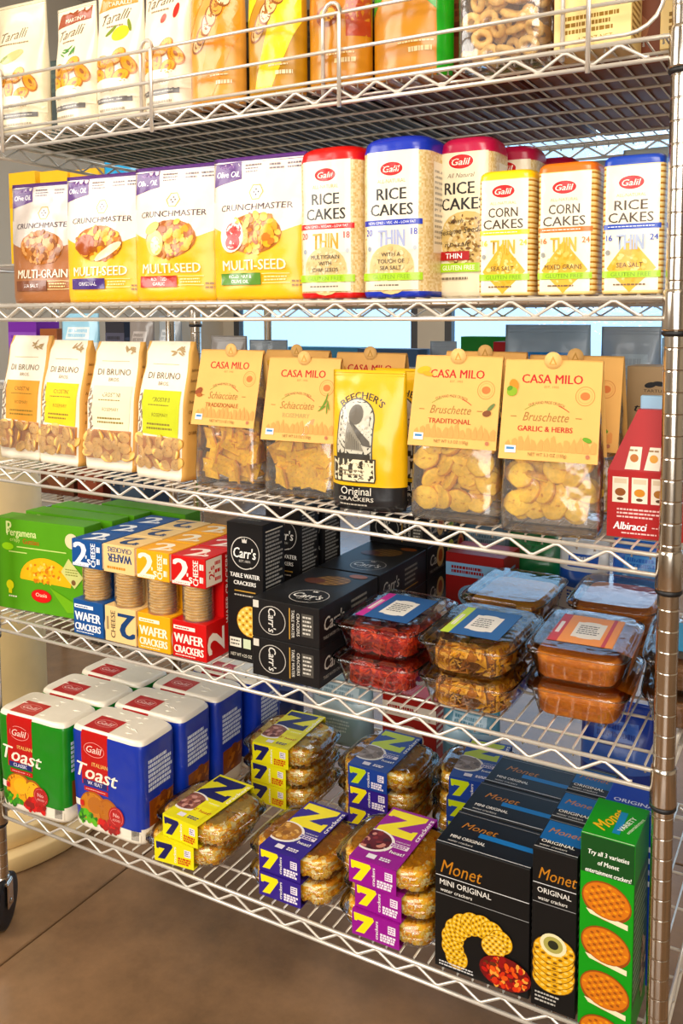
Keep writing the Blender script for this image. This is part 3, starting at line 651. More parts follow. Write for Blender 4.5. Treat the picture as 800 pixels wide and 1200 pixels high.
# ---- cartons -----------------------------------------------------------------------------------------------
def truffle_box():
    def fr(A):
        A.ell(32, 66, 8, 4, K, .2); A.ell(44, 68, 9, 3.5, K, -.1); A.text('TARTUFI', 38, 58, 4, '#3a2f24', 30); A.text('terre', 34, 34, 11, K, 46, .025, .3); A.lines(14, 20, 60, 26, 1, '#5a4a38', 3)
    return carton('snack_box', 76, 62, 92, '#b79c78', front=fr, topcol='#c3ab88')
def red_gable():
    root = empty('snack_box'); wd, d = 92, 62; pts = [(-wd/2, 0), (wd/2, 0), (wd/2, 84), (16, 160), (-13, 160), (-wd/2, 84)]; mb = MB()
    vs = [(x, 0 if z < 100 else 12, z) for x, z in pts]+[(x, d if z < 100 else d-12, z) for x, z in pts]
    mb.add(vs, [(0, 1, 2, 5), (5, 2, 3, 4), (7, 6, 11, 8), (8, 11, 10, 9), (0, 6, 7, 1), (1, 7, 8, 2), (2, 8, 9, 3), (3, 9, 10, 4), (4, 10, 11, 5), (5, 11, 6, 0)], lin('#a81420')); mb.build('carton_body', CARD, root)
    fl = MB(); fl.box(-12, 15, d/2-6, d/2+6, 158, 176, lin('#a9cbe6'), 1); fl.build('carry_fold', CARD, root)
    am = MB(); A = Art(am, lambda uu, v: Vector((wd*(uu-.5), 0 if v*84 < 84.01 else (v*84-84)*12/76, v*84)), wd, 84, base=.15)
    for k in range(3):
        x = 6+k*23; A.rect(x, 44, x+19, 76, '#efe3d0'); A.rect(x+2, 68, x+17, 74, '#d9c8ac'); A.ell(x+9.5, 57, 6.5, 5, ['#8c5426', '#c98a3a', '#a8703a'][k]); A.ell(x+9.5, 48.5, 4, 2, '#5c3a22')
    for k in range(2):
        x = 20+k*23; A.poly([(x, 86), (x+18, 86), (x+20, 114), (x+6, 114)], '#efe3d0'); A.ell(x+11, 100, 5, 5, ['#b5702c', '#d9a050'][k]); A.lines(x+5, 107, x+17, 112, 1, '#9c7a54', k)
    A.lines(12, 24, 66, 38, 3, '#f2c9c4', 4); A.text('Albiracci', 28, 15, 9.5, '#ffffff', 40, .03, .2); A.lines(54, 13, 76, 16, 1, '#f2c9c4', 9); A.lines(18, 4, 62, 8, 1, '#f2c9c4', 8)
    am.build('printed_artwork', CARD, root); return root
def two_pack(c, c2, flip=False, ink='#ffffff'):
    wd, d, h = 68, 66, 165; root = empty('wafer_cracker_pack'); mb = MB()
    C = lin(c); mb.box(-34, 34, 0, d, 118, h, C, .6); mb.box(-34, 34, 0, d, 0, 60, C, .6); mb.box(-34, 34, 46, d, 60, 118, C); mb.build('carton_body', CARD, root)
    am = MB(); A = Art(am, flat((-34, 0, 0), (1, 0, 0), (0, 0, 1), wd, h), wd, h, base=.08)
    if not flip:
        A.text('2', 20, 141, 40, ink, 30, .045); A.text("'s", 37, 131, 15, ink, None, .035); A.rect(2, 119.5, 38, 124, ink); A.text('COMFORT', 20, 121.8, 3, c, 30)
        A.text('CHEESE', 49, 141, 10.5, ink, 40, .03, 0, 90); A.lines(57, 121, 65, 162, 2, ink, 3); A.rect(3, 46, 46, 52, ink)
        A.text('WAFER', 33, 32, 15, ink, 58, .05); A.text('CRACKERS', 33, 14, 12, ink, 58, .045); A.lines(6, 3, 60, 6, 1, ink, 2); A.lines(6, 46.5, 42, 51, 1, c, 6)
    else:
        A.text('WAFER', 36, 143, 14, ink, 52, .05, 0, 180); A.text('CRACKERS', 36, 157, 8.5, ink, 52, .03, 0, 180); A.lines(8, 122, 62, 131, 1, c2, 2)
        A.text('CHEESE', 18, 30, 10, '#5a4a3c', 46, .03, 0, 90); A.lines(4, 6, 10, 56, 1, '#a08a6a', 2); A.text('2', 48, 30, 42, ink, 34, .05, 0, 180)
    tm_, sm_ = MB(), MB(); T = Art(tm_, flat((-34, 0, h), (1, 0, 0), (0, 1, 0), wd, d), wd, d, base=.08); T.text('2', 32, 32, 44, ink, 36, .05, 0, 20 if not flip else 200); T.text("'s", 52, 22, 16, ink, None, .03)
    S = Art(sm_, flat((34, 0, 0), (0, 1, 0), (0, 0, 1), d, h), d, h, base=.08); S.rect(2, 120, 42, 163, '#f4e6d4'); S.text("2's", 16, 141, 14, c, None, .03, 0, 90); S.lines(24, 122, 40, 160, 3, c, 4)
    S.text('WAFER CRACKERS', 56, 105, 9, ink, 112, .03, 0, 90); S.text('2', 24, 28, 44, ink, 34, .05, 0, 90)
    tm_.build('printed_top', CARD, root); sm_.build('printed_side', CARD, root); am.build('printed_artwork', CARD, root)
    for k in range(12):
        R = random.Random(k); part('wafer_cracker', WAFER, root, (R.uniform(-.0008, .0008), .0245+R.uniform(-.0006, .0006), .0625+k*.0047), (0, 0, R.random()*6))
    fm_ = MB(); fm_.lathe([(25.2, 60), (25.2, 118)], 0, 24.5, 28); fm_.build('inner_wrap', CLEARFILM, root)
    return root
WAFER = disc_cracker('wafer_cracker', 22.6, 22.2, 4.3, '#ffe4a4', '#eab85c', 0, 8, 22)
def carr_ring(A, cx, cy, r, s=1.0):
    A.ring(cx, cy, r, r, 1.4, '#cfcac2', 24, 100, 300); A.ring(cx+2, cy, r, r, 1.0, '#cfcac2', 24, -70, 120); A.text("Carr's", cx, cy, r*.62, '#f2efe8', r*1.62, .02, .15); A.text('EST.1831', cx, cy-r*.5, r*.14, '#cfcac2', r*.8)
    A.poly([(cx-4, cy+r*.62), (cx-5, cy+r*.62+7), (cx-2, cy+r*.62+4), (cx, cy+r*.62+8), (cx+2, cy+r*.62+4), (cx+5, cy+r*.62+7), (cx+4, cy+r*.62)], '#cfcac2')
def carr_tall():
    wd, d, h = 68, 62, 221
    def fr(A):
        carr_ring(A, 34, 174, 26); A.text('TABLE WATER', 34, 138, 7, '#f2efe8', 56, .03); A.text('CRACKERS', 34, 126, 6.5, '#f2efe8', 42, .03); A.rect(14, 112, 54, 114, '#b08a4c'); A.lines(14, 104, 54, 109, 1, '#b5aea2', 3)
        A.cracker(44, 66, 25, 24, 0, '#e9c06a', '#b07a2c', '#f6dc9a', 3); A.rect(4, 22, 26, 37, '#e8e2d2'); A.rect(30, 22, 44, 37, '#cfd8b8'); A.lines(6, 24, 24, 35, 2, '#54504a', 3); A.text('NET WT 4.25 OZ', 26, 10, 5, '#e8e2d2', 40)
    def rt(A): A.lines(8, 70, d-6, 206, 22, '#a9a7a2', 5, .5); A.rect(8, 24, d-6, 60, '#8f8d88'); A.rect(8, 208, d-6, 210, '#e8e2d2')
    def tp(A): A.lines(6, 20, 60, 40, 2, '#8f8d88', 3)
    return carton('cracker_box', wd, d, h, '#100f10', fr, rt, tp)
def carr_low(d=205, pics=False):
    wd, h = 118, 59
    def fr(A):
        A.rect(2, h-14, 12, h-3, '#d8d2c6'); A.ring(36, 29, 24, 22, 1.3, '#b5b0a8'); A.text("Carr's", 36, 29, 13, '#d8d4cc', 36, .02, .15, -90); A.rect(66, 6, 68, 53, '#b08a4c'); A.text('TABLE WATER', 73, 30, 5, '#c9c4ba', 42, .02, 0, -90)
        A.text('CRACKERS', 82, 30, 5, '#c9c4ba', 34, .02, 0, -90); A.rect(88, 14, 108, 48, '#4c4944'); A.lines(90, 16, 106, 46, 5, '#c9c4ba', 3)
    def tp(A): carr_ring(A, 72, 46, 30); A.cracker(64, 130, 30, 24, .4, '#7a5a32', '#54391c', '#a07a44', 3); A.ell(40, 118, 18, 14, '#5c2f1c'); A.ell(92, 168, 16, 10, '#9c5a2c')
    def rt(A):
        A.text("Carr's", 44, 32, 20, '#c9c4ba', 60, .015, .2); A.text('TABLE WATER CRACKERS', 44, 12, 5, '#a9a59c', 66, .01); A.rect(96, 8, 150, 10, '#b08a4c'); A.lines(96, 14, 150, 48, 4, '#8f8b82', 4)
        if pics:
            for k in range(3): A.ell(60+k*50, 32, 17, 20, ['#d9b47c', '#c9c86a', '#cf8f5c'][k]); A.ell(60+k*50, 33, 10, 12, ['#a8541c', '#5a8a2c', '#b5301c'][k])
    def lf(A): A.text("Carr's", d/2, 32, 18, '#c9c4ba', 60, .015, .2)
    return carton('cracker_box', wd, d, h, '#171617', fr, rt, tp, lf)
def crispbread():
    wd, d, h = 212, 46, 170; c = '#5d9a2f'
    def fr(A):
        A.text('Pergamena', 66, 146, 14, '#dfe6a8', 70, .02); A.text('P', 36, 154, 24, '#dfe6a8', 12, .03); A.text('crispy', 50, 132, 7, '#cddc8c', 24); A.text('Guttiau', 88, 131, 10, '#b0542c', 38, .02)
        A.rect(54, 118, 170, 120, '#cddc8c'); A.rect(34, 108, 78, 110, '#cddc8c'); A.ell(32, 118, 14, 7, '#9ccf3a')
        A.poly([(60+60-60*math.cos(math.pi*k/16), 62+42*math.sin(math.pi*k/16)) for k in range(17)]+[(178, 56), (62, 60)], '#f0b84c'); A.blobs(118, 76, 44, 22, 70, 4, ['#f6cf78', '#e09c30', '#c97f22', '#f3c05a'], 4)
        A.ell(110, 33, 24, 12.5, '#b0161c'); A.ell(110, 33, 22, 11, '#d3242a'); A.text('Oasis', 110, 35, 7, '#f6dcc0', 26, .02); A.poly([(176, 110), (208, 78), (188, 56), (158, 84)], '#cfd08c'); A.ell(186, 67, 5, 5, '#7a5a3a'); A.lines(168, 78, 198, 92, 3, '#8c8c4c', 3)
        A.ell(184, 142, 15, 14, '#e6d9b0'); A.ell(36, 46, 9, 9, '#dcd62a'); A.rect(32, 30, 40, 38, '#dcd62a'); A.lines(32, 22, 54, 28, 1, '#e8e8cc', 3)
        A.poly([(130, 52), (196, 26), (205, 30), (190, 12), (170, 10)], '#77ad3c')
    return carton('crispbread_box', wd, d, h, c, fr, lambda A: A.lines(6, 20, d-6, 150, 9, '#b9cf8a', 3))
def monet_name(A, x, y, H, W, col='#b57a3c'): A.text('Monet', x, y, H, col, W, .012, .3, 0, 0, True)
def monet(wd, d, h, kind):
    mini = kind == 'mini'
    def fr(A):
        monet_name(A, 8, h-32, 19 if mini else 16, 60 if mini else wd-8); T = h-56; A.rect(1, T+9, wd-1, T+10, '#d8d8d8'); A.rect(1, T-17, wd-1, T-16.2, '#9a9a9a')
        A.text('MINI ORIGINAL' if mini else 'ORIGINAL', 7, T+1, 8 if mini else 7, '#f0ece4', 74 if mini else 44, .012, 0, 0, 0, True); A.text('water crackers', 8, T-10, 5, '#f0ece4', 46 if mini else 38, .01, .1, 0, 0, True)
        if mini:
            for k in range(9):
                a = math.pi*(1.18-k*.118); A.cracker(66+40*math.cos(a), 42+38*math.sin(a), 16, 16, a, '#ddb04e', '#8f6420', '#f0cf7c', 3)
            A.cracker(86, 58, 17, 15, .2, '#e2b556', '#8f6420', '#f3d588', 3); A.ell(102, 26, 36, 23, '#6b1c12'); A.blobs(102, 26, 35, 22, 90, 4.5, ['#b5321c', '#d9602c', '#8c1c14', '#e8a45c', '#5c2f1c', '#c94424'], 5)
            A.lines(8, 6, 60, 14, 2, '#d8d8d8', 4)
        else:
            for k in range(6): A.cracker(wd/2+(k % 2)*1.2, 44+k*8, wd*.46, 19, .1, '#dba74a', '#7d571c', '#efcb78', 3)
            A.ell(wd/2, 92, wd*.3, 15, '#e9dfb8'); A.ell(wd/2, 92, wd*.22, 11, '#a8a060'); A.ell(wd/2, 92, wd*.12, 6, '#2a2a1c'); A.lines(6, 8, 40, 24, 3, '#b8b4ac', 4)
    def tp(A):
        monet_name(A, wd*.14, d*.62, 15, min(52, wd*.8)); A.rect(wd*.36 if mini else 2, d*.40, wd-6, d*.52, '#1c6fae') if mini else A.rect(2, d*.3, wd-2, d*.9, '#1d5f9a')
        if not mini: monet_name(A, 8, d*.62, 13, wd*.75)
        A.text('MINI ORIGINAL' if mini else 'ORIGINAL', wd*.1, d*.26, 7, '#f0ece4', 50 if mini else wd*.75, .015, 0, 0, 0, True); A.text('water crackers', wd*.1, d*.14, 4.5, '#e0dcd4', 36, 0, .1, 0, 0, True)
        A.rect(1, d*.04, wd-1, d*.055, '#d8d8d8'); A.rect(1, d*.92, wd-1, d*.935, '#8a8a8a')
    return carton('cracker_box', wd, d, h, '#0d0c0d', fr, lambda A: A.lines(8, 30, d-8, h-20, 14, '#8f8d88', 5), tp)
def monet_green():
    wd, d, h = 66, 92, 255
    def fr(A):
        A.rect(.5, h-50, wd-.5, h-.5, '#14441c')
        for q, t_ in enumerate(['Try all 3 varieties', 'of Monet', 'entertainment crackers!']): A.text(t_, wd*.52, h-22-q*12, 6, '#f2f2ea', [50, 26, 56][q], .02, .15)
        for k in range(4):
            y = h-82-k*59; A.ell(wd/2, y, 31, 25, '#8c4a16', -.25, 26); A.poly([(wd*.12, y-15), (wd*.2, y-21), (wd*.9, y-29), (wd*.9, y-22)], '#f3e2c0'); A.cracker(wd/2, y+1, 29, 22, -.2, '#c9782a', '#94531a', '#e09a48', 4)
    def tp(A): A.rect(1, 1, wd-1, 2, '#e8f0d8'); A.text('Monet', wd*.38, 46, 20, '#e0b43c', 56, .02, .3, 70); A.rect(wd*.52, 16, wd*.66, 70, '#1f7fae'); A.text('VARIETY', wd*.72, 44, 7, '#f2f2ea', 40, .02, 0, 74); A.text('entertainment', wd*.87, 44, 5, '#e8f0d8', 44, .01, 0, 74)
    def rt(A): A.rect(1, 40, d-1, 200, '#2c5c24'); A.lines(6, 46, d-8, 190, 16, '#9cb88c', 4); A.blobs(d*.7, 60, 16, 40, 60, 7, ['#8f7a5c', '#c9b48c', '#5c4a34'], 5)
    return carton('cracker_box', wd, d, h, '#1f8f2c', fr, rt, tp)
# ---- wrapped toast packs -----------------------------------------------------------------------------------
def toast(c, word, bread, seed):
    wd, d, h = 165, 92, 186; a, b = wd/2, d/2
    L = Loft([(0, a*.93, b*.9, 6, 0), (.03, a*.97, b*.97, 7, 0), (.5, a*.99, b, 9, 0), (.93, a, b, 9, 0), (.98, a*.975, b*.96, 8, 0), (1, a*.93, b*.9, 7, 0)], h, 'sq', 1.2, .025, seed)
    def colf(sd, uu, v):
        if v > .955 or v < .10+(.035 if sd == 0 and uu > .6 else 0)+(.06 if sd == 1 else 0): return '#f3ead9'
        if sd == 1 and .2 < uu and v < .40: return '#8a4a26'
        return c
    root = empty('toast_pack'); mb = MB(); L.body(mb, c, 26, 44, colf); mb.build('wrapped_block', FILM, root)
    am = MB(); A = L.art(am, 0, wd, 10)
    A.rect(27, 84, 88, h*.975, '#b81c28'); A.ring(57, 150, 24, 13, 1, '#e8a8a0', 24); A.text('Galil', 57, 150, 12, '#f6dcd0', 36, .015, .25); A.text('ITALIAN', 70, 124, 7, '#e8c47c', 36, .02)
    A.text('Toast', 62, 108, 26, '#fff6e2', 96, .03, .25, -3); A.rect(30, 84, 86, 94, '#1d2a6c'); A.text(word, 58, 89, 6.5, '#e8e6f2', 34, .03); A.rect(32, 73, 88, 81, '#b81c28'); A.lines(36, 75.5, 84, 78.5, 1, '#f0c0b8', 3)
    A.ell(52, 44, 34, 30, '#a8611c', .2); A.ell(50, 43, 31, 28, bread[0], .2); A.ell(90, 40, 25, 30, '#a8611c', .4); A.ell(90, 39, 22, 27, bread[1], .4); A.ell(56, 50, 18, 15, bread[1], .3)
    A.blobs(34, 22, 26, 11, 26, 7, ['#3f8f2a', '#6ab83a', '#2c6a1c'], seed); A.blobs(90, 20, 28, 12, 34, 7, ['#b01420', '#d02a30', '#8c0c14'], seed+1); A.ell(106, 42, 18, 18, '#b01420'); A.ring(106, 42, 15, 15, .8, '#e88a84'); A.text('No', 106, 45, 7, '#f3c4bc', 14, .02); A.text('ADDED', 106, 36, 4, '#f3c4bc', 18)
    A.rect(6, 42, 22, 54, '#f4ece0'); A.rect(20, 43, 30, 53, '#c41c24'); A.poly([(118, 10), (164, 22), (164, 8), (118, 8)], '#f3ead9')
    for k in range(9): A.rect(140+k*2.2, 10, 141.2+k*2.2, 27, '#4a4a4a', 0)
    bm_, tm_ = MB(), MB(); B = L.art(bm_, 1, d, 10); B.lines(16, 92, d-14, 150, 7, '#dfe6f4', seed, .7); B.blobs(d*.6, 52, d*.28, 22, 26, 9, ['#9c5a2c', '#7a3f1c', '#b5703a'], seed)
    T = Art(tm_, lambda uu, v: Vector((wd*.93*(uu-.5), d*.9*(v-.5), h)), wd*.93, d*.9, base=.15); T.rect(24, 0, 82, 46, '#b81c28'); T.ring(53, 25, 24, 12, 1, '#e8a8a0'); T.text('Galil', 53, 25, 12, '#f3d0c8', 36, .015, .25)
    bm_.build('printed_side', FILM, root); tm_.build('printed_top', FILM, root)
    am.build('printed_artwork', FILM, root)
    fd = MB()
    for k in range(14):
        R = random.Random(seed*20+k); x, y = R.uniform(-a*.8, a*.7), R.uniform(-b*.7, b*.7)
        if -58 < x < 6 and y < 8: continue
        fd.tube([(x, y, h-.2), (x+R.uniform(3, 9), y+R.uniform(-4, 4), h+.7), (x+R.uniform(10, 20), y+R.uniform(-7, 7), h-.2)], [.3, .9, .3], 5, lin('#f6efe2'))
    fd.build('film_wrinkle', FILM, root); return root
# ---- clear tubs --------------------------------------------------------------------------------------------
def chunks(n, x, y, z0, z1, size, cols, seed, t=2.2):
    R = random.Random(seed); mb = MB()
    for i in range(n):
        cx, cy, cz = R.uniform(-x, x), R.uniform(-y, y), R.uniform(z0, z1)
        if R.random() < .55: cy = -y*R.uniform(.85, 1)
        elif R.random() < .4: cx = x*R.uniform(.9, 1)
        elif R.random() < .7: cz = z1-R.random()*3
        s = size*R.uniform(.6, 1.2); M_ = Matrix.Rotation(R.uniform(0, 6.28), 3, 'Z') @ Matrix.Rotation(R.uniform(-1.6, 1.6), 3, 'X') @ Matrix.Rotation(R.uniform(-.6, .6), 3, 'Y'); vs = []
        n_ = 7; rr = [R.uniform(.7, 1.1) for _ in range(n_)]
        for zz in (-t/2, t/2):
            for k in range(n_):
                a = 6.283*k/n_; p = M_ @ Vector((s/2*rr[k]*math.cos(a), s/2*rr[k]*math.sin(a)*.8, zz)); X, Y = p.x+cx, p.y+cy; q = (abs(X/x)**4+abs(Y/y)**4)**.25; g = 1/q if q > 1 else 1; hz = min(max(p.z+cz, z0), z1+2); g *= 1 if hz < z1-8 else .96-(hz-z1+8)*.006; vs.append((X*g, Y*g, hz))
        mb.add(vs, [tuple(range(n_-1, -1, -1)), tuple(range(n_, 2*n_))]+[(k, (k+1) % n_, n_+(k+1) % n_, n_+k) for k in range(n_)], lin(R.choice(cols)))
    return mb
def core(x, y, z0, z1, e, cols, seed, wr=1.2):
    L = Loft([(0, x*.9, y*.9, e, 0), (.08, x*.95, y*.95, e, 0), (.9, x, y, e, 0), (1, x*.93, y*.93, e, 0)], z1-z0, 'sq', wr, .08, seed); mb = MB(); R = random.Random(seed)
    L.body(mb, '#ffffff', 12, 8, lambda sd, uu, v: R.choice(cols)); mb.v = [(p[0], p[1], p[2]+z0) for p in mb.v]; return mb
def deli(stripe, band, cols, kind, seed, wrap=False):
    wd, d, h = 136, 186, 50; a, b = wd/2, d/2; root = empty('snack_tub')
    tub = MB(); Loft([(0, a*.78, b*.82, 6, 0), (.06, a*.82, b*.86, 6, 0), (.9, a*.93, b*.95, 7, 0), (.93, a, b, 7, 0), (1, a, b, 7, 0)], 41, 'sq').body(tub, '#ffffff', 8, 16, None, False); tub.build('clear_tub', CLEARBOX, root)
    lid = MB(); Ld = Loft([(0, a*1.005, b*1.005, 7, 0), (.35, a*1.005, b*1.005, 7, 0), (.5, a*.95, b*.96, 7, 0), (.6, a*.93, b*.94, 7, 0), (.62, a*.93, b*.94, 7, 0), (1, a*.88, b*.9, 7, 0)], 8.5, 'sq'); Ld.body(lid, '#ffffff', 8, 10, None, False)
    N = 32; top = lid.v[-N:]; lid.add(top, [tuple(range(N))], (1, 1, 1)); lid.v = [(p[0], p[1], p[2]+41) for p in lid.v]; lid.build('lid', CLEARBOX, root)
    rim = MB(); pts = [(a*1.01*math.copysign(abs(math.cos(t))**(2/7), math.cos(t)), b*1.01*math.copysign(abs(math.sin(t))**(2/7), math.sin(t)), 42.5) for t in [i*6.2832/48+.03 for i in range(48)]]; rim.tube(pts, 1.1, 6, (1, 1, 1), True); rim.build('rim', CLEARBOX, root)
    if kind == 'chips': core(a*.72, b*.78, 3, 30, 7, cols, seed).build('crisps', FOOD, root); o = chunks(150, a*.78, b*.84, 4, 36, 34, cols, seed).build('loose_crisps', FOOD, root); o['kind'] = 'stuff'
    else: o = core(a*.82, b*.86, 2.5, 37, 7, cols, seed, .8).build('seasoned_crisps', FOOD, root); o['kind'] = 'stuff'
    am = MB(); z = 49.9; A = Art(am, flat((-a*.62, -b*.62, z), (1, 0, 0), (0, 1, 0), wd*.62, d*.62), wd*.62, d*.62, base=.15); W_, D_ = wd*.62, d*.62
    if band:
        A.rect(0, 0, W_, D_, band); A.rect(0, 0, 13, D_, stripe); A.lines(3, 10, 10, D_-10, 1, '#f4e8e0', seed, .5); A.rect(26, 26, 66, 88, '#f4ecdf'); A.ell(46, 26, 12, 4, '#f4ecdf'); A.ell(46, 88, 12, 4, '#f4ecdf'); A.lines(31, 38, 62, 78, 5, '#4a4440', seed, .42)
        if wrap: A.rect(W_-13, 0, W_-8, D_, stripe)
        am.build('label', CARD, root)
    if wrap:
        s = MB(); x1 = a*.62
        s.add([(x1, -b*.62, z+.2), (a*1.03, -b*.62, 42), (a*1.03, b*.62, 42), (x1, b*.62, z+.2), (a*1.03, -b*.6, 42), (a*.9, -b*.6, 4), (a*.9, b*.6, 4), (a*1.03, b*.6, 42)], [(0, 1, 2, 3), (4, 5, 6, 7)], lin(band)); s.build('label_tail', CARD, root)
    return root
def zpack(c, zc, side, seed, bowl, back='#ffffff'):
    wd, d, h = 166, 146, 38; a, b = wd/2, d/2; root = empty('cracker_tub')
    tub = MB(); Loft([(0, a*.84, b*.86, 4, 0), (.1, a*.88, b*.9, 4, 0), (.9, a*.93, b*.95, 4, 0), (.95, a, b, 4, 0), (1, a, b, 4, 0)], 21, 'sq').body(tub, '#fff000', 8, 12, None, False); tub.build('clear_tub', CLEARBOX, root)
    lid = MB(); Loft([(0, a*1.01, b*1.01, 4, 0), (.12, a*1.0, b*1.0, 4, 0), (.2, a*.93, b*.93, 4, 0), (.75, a*.87, b*.88, 4, 0), (1, a*.74, b*.78, 4, 0)], 15.5, 'sq').body(lid, '#ffffff', 8, 12, None, False)
    N = 32; lid.add(lid.v[-N:], [tuple(range(N))], (1, 1, 1)); lid.v = [(p[0], p[1], p[2]+21.2) for p in lid.v]; lid.build('lid', CLEARBOX, root)
    cc = ['#ffcc50', '#f6b43c', '#ffdf86', '#e8a030', '#ffeeb4']
    core(a*.84, b*.84, 2, 32, 4, cc, seed, 3.0).build('cracker_bed', FOOD, root)
    o = chunks(420, a*.86, b*.84, 3, 34, 11, cc, seed, 2).build('crackers', FOOD, root); o['kind'] = 'stuff'
    sx0, sx1 = -a*.52, a*.40; sl = MB(); cl = lin(c); y0, y1, z1, t = -b-1.2, b+1.2, h, .8
    sl.box(sx0, sx1, y0, y1, z1-t, z1, cl); sl.box(sx0, sx1, y0, y0+t, .3, z1-t, cl); sl.box(sx0, sx1, y1-t, y1, .3, z1-t, cl); sl.box(sx0, sx1, y0, y1, .1, .6, cl); sl.build('card_sleeve', CARD, root)
    W_ = sx1-sx0; D_ = y1-y0; am = MB(); T = Art(am, flat((sx0, y0, z1), (1, 0, 0), (0, 1, 0), W_, D_), W_, D_, base=.1)
    bgd = zc
    def Z(A, x, y, w_, h_, col, t_=.3):
        A.poly([(x, y+h_), (x, y+h_*(1-t_)), (x+w_*.10, y+h_*(1-t_)), (x+w_*.12, y+h_*(1-t_*.85)), (x+w_*.55, y+h_*(1-t_)), (x, y+h_*t_*.75), (x, y), (x+w_, y), (x+w_, y+h_*t_*1.25), (x+w_*.88, y+h_*t_*1.1), (x+w_*.86, y+h_*t_*.9), (x+w_*.45, y+h_*t_), (x+w_, y+h_*(1-t_*.6)), (x+w_, y+h_)], col)
    Z(T, 3, D_*.52, W_-15, D_*.44, zc, .30); T.text('crackers', W_-6, D_*.74, 8, '#f6f2ea', D_*.42, .03, 0, 90)
    T.clip = True; T.ell(14, D_*.36, 33, D_*.19, '#f3ece2', -.2, 28); T.ell(13, D_*.365, 29, D_*.165, bowl[0], -.2, 28); T.blobs(13, D_*.365, 27, D_*.15, 34, 6, bowl, seed); T.clip = False
    T.rect(0-.2, D_*.30, 0, D_*.3+1, c)
    if side: T.rect(36, D_*.08, W_-10, D_*.46, side)
    T.text('natural', W_*.74, D_*.44, 4, '#f6f2ea', 22, .01); T.rect(W_*.54, D_*.33, W_*.92, D_*.40, '#f0e4ea' if not side else '#e8d84a'); T.lines(W_*.56, D_*.335, W_*.90, D_*.395, 2, c, seed, .7); T.text("2' heat!", W_*.70, D_*.255, 7.5, '#f6f2ea' if not side else '#b8501c', 34, .03); T.rect(W_*.3, D_*.06, W_*.48, D_*.13, '#efe8ee'); T.lines(W_*.56, D_*.07, W_*.84, D_*.13, 2, '#efe8ee' if not side else '#3a3a6c', seed+1, .7)
    F = Art(am, flat((sx0, y0, 0), (1, 0, 0), (0, 0, 1), W_, h), W_, h, base=.1)
    F.poly([(3, 34), (34, 34), (36, 30), (20, 6), (6, 5), (20, 24), (9, 24), (8, 22), (4, 22)], zc); F.text('crackers', 40, 18, 5, '#f6f2ea', 27, .03, 0, 90); F.lines(46, 4, W_-4, 16, 3, '#f0e6ee' if not side else '#c2501c', seed, .8); F.rect(W_-18, 19, W_-6, 31, '#efe6ee'); F.lines(W_-17, 20, W_-7, 30, 3, c if not side else '#555', seed)
    am.build('printed_artwork', CARD, root); return root
# ---- plainer goods stored on the rear half of the shelves ---------------------------------------------------
def plain_bag(wd, h, d, c, c2, seed, mark=None):
    def colf(sd, uu, v): return c2 if .42 < v < .62 else c
    def art(A):
        A.rect(wd*.2, h*.66, wd*.8, h*.82, c2); A.lines(wd*.22, h*.2, wd*.78, h*.38, 4, c2, seed, .6); A.lines(wd*.24, h*.68, wd*.76, h*.8, 2, c, seed+1, .7)
    return pouch('snack_bag', wd, h, d, c, art, seed, .92, colf, 4.5)
def plain_box(wd, d, h, c, c2, seed):
    def fr(A): A.rect(0, h*.62, wd, h*.84, c2); A.lines(wd*.1, h*.66, wd*.8, h*.8, 2, c, seed, .7); A.ell(wd*.5, h*.3, wd*.28, h*.2, c2); A.lines(wd*.1, h*.04, wd*.9, h*.1, 1, c2, seed)
    return carton('snack_box', wd, d, h, c, fr, lambda A: A.lines(4, h*.2, d-4, h*.8, 6, c2, seed))
# ================================================================== STOCKING THE SHELVES
def Z(key, x=None):
    z = ZS[key]/1000+.0053
    if key == 'C': z += .0115-(x*1000-XL)/(XR-XL)*.0154
    return z
def put(o, key, x, y, label, cat, group=None, rz=0, dz=0, **kw): return place(o, x, y, Z(key, x)+dz, rz, label, cat, group, **kw)
# ---- top shelf
G = 'snack bags behind the guard rail'
for (k, x, s, l) in (('plain', -1.275, 1, 'cream ring-cracker bag at the left end of the top shelf'), ('rosemary', -1.140, 2, 'cream bag with a brown top tab and a green rosemary sprig'),
                     ('lemon', -1.042, 3, 'cream bag with a golden top tab and a yellow lemon'), ('chili', -.942, 4, 'cream bag with red chili peppers printed on it')):
    put(taralli(k, 98 if k != 'plain' else 128, 228 if k == 'plain' else 202 if k == 'rosemary' else 212 if k == 'lemon' else 245, s), 'A', x, 1.128, l, 'snack bag', G, rz=(2, -3, 2, -2)[s-1])
put(taralli_kraft('#f59a1e', '#d9a05a', 5), 'A', -.845, 1.126, 'tan bag with a broad orange diagonal stripe', 'snack bag', G)
put(taralli_kraft('#f2de1c', '#b98a3c', 6), 'A', -.738, 1.126, 'tan bag with a bright yellow diagonal stripe', 'snack bag', G)
put(kraft_window(100, False, 7), 'A', -.634, 1.130, 'golden brown bag beside the yellow striped bag on the top shelf', 'snack bag', G)
put(kraft_window(118, True, 8), 'A', -.524, 1.134, 'brown and green bag with a green right edge on the top shelf', 'snack bag', G)
L_ = Loft([(0, 56, 26, 5, 0), (.05, 58, 28, 5, 0), (.6, 58, 27, 5, 0), (1, 54, 20, 5, 0)], 190, 'sq', 2, .03, 9)
o = empty('snack_bag'); mb = MB(); L_.body(mb, '#fff', 14, 22); mb.build('clear_bag', CLEARFILM, o); fill(o, TARALLO, 4, 2, 8, -50, 50, -18, 18, 12, 180, 9, 'ring_cracker', .5)
put(o, 'A', -.393, 1.132, 'clear bag filled with pale ring-shaped crackers', 'snack bag', G)
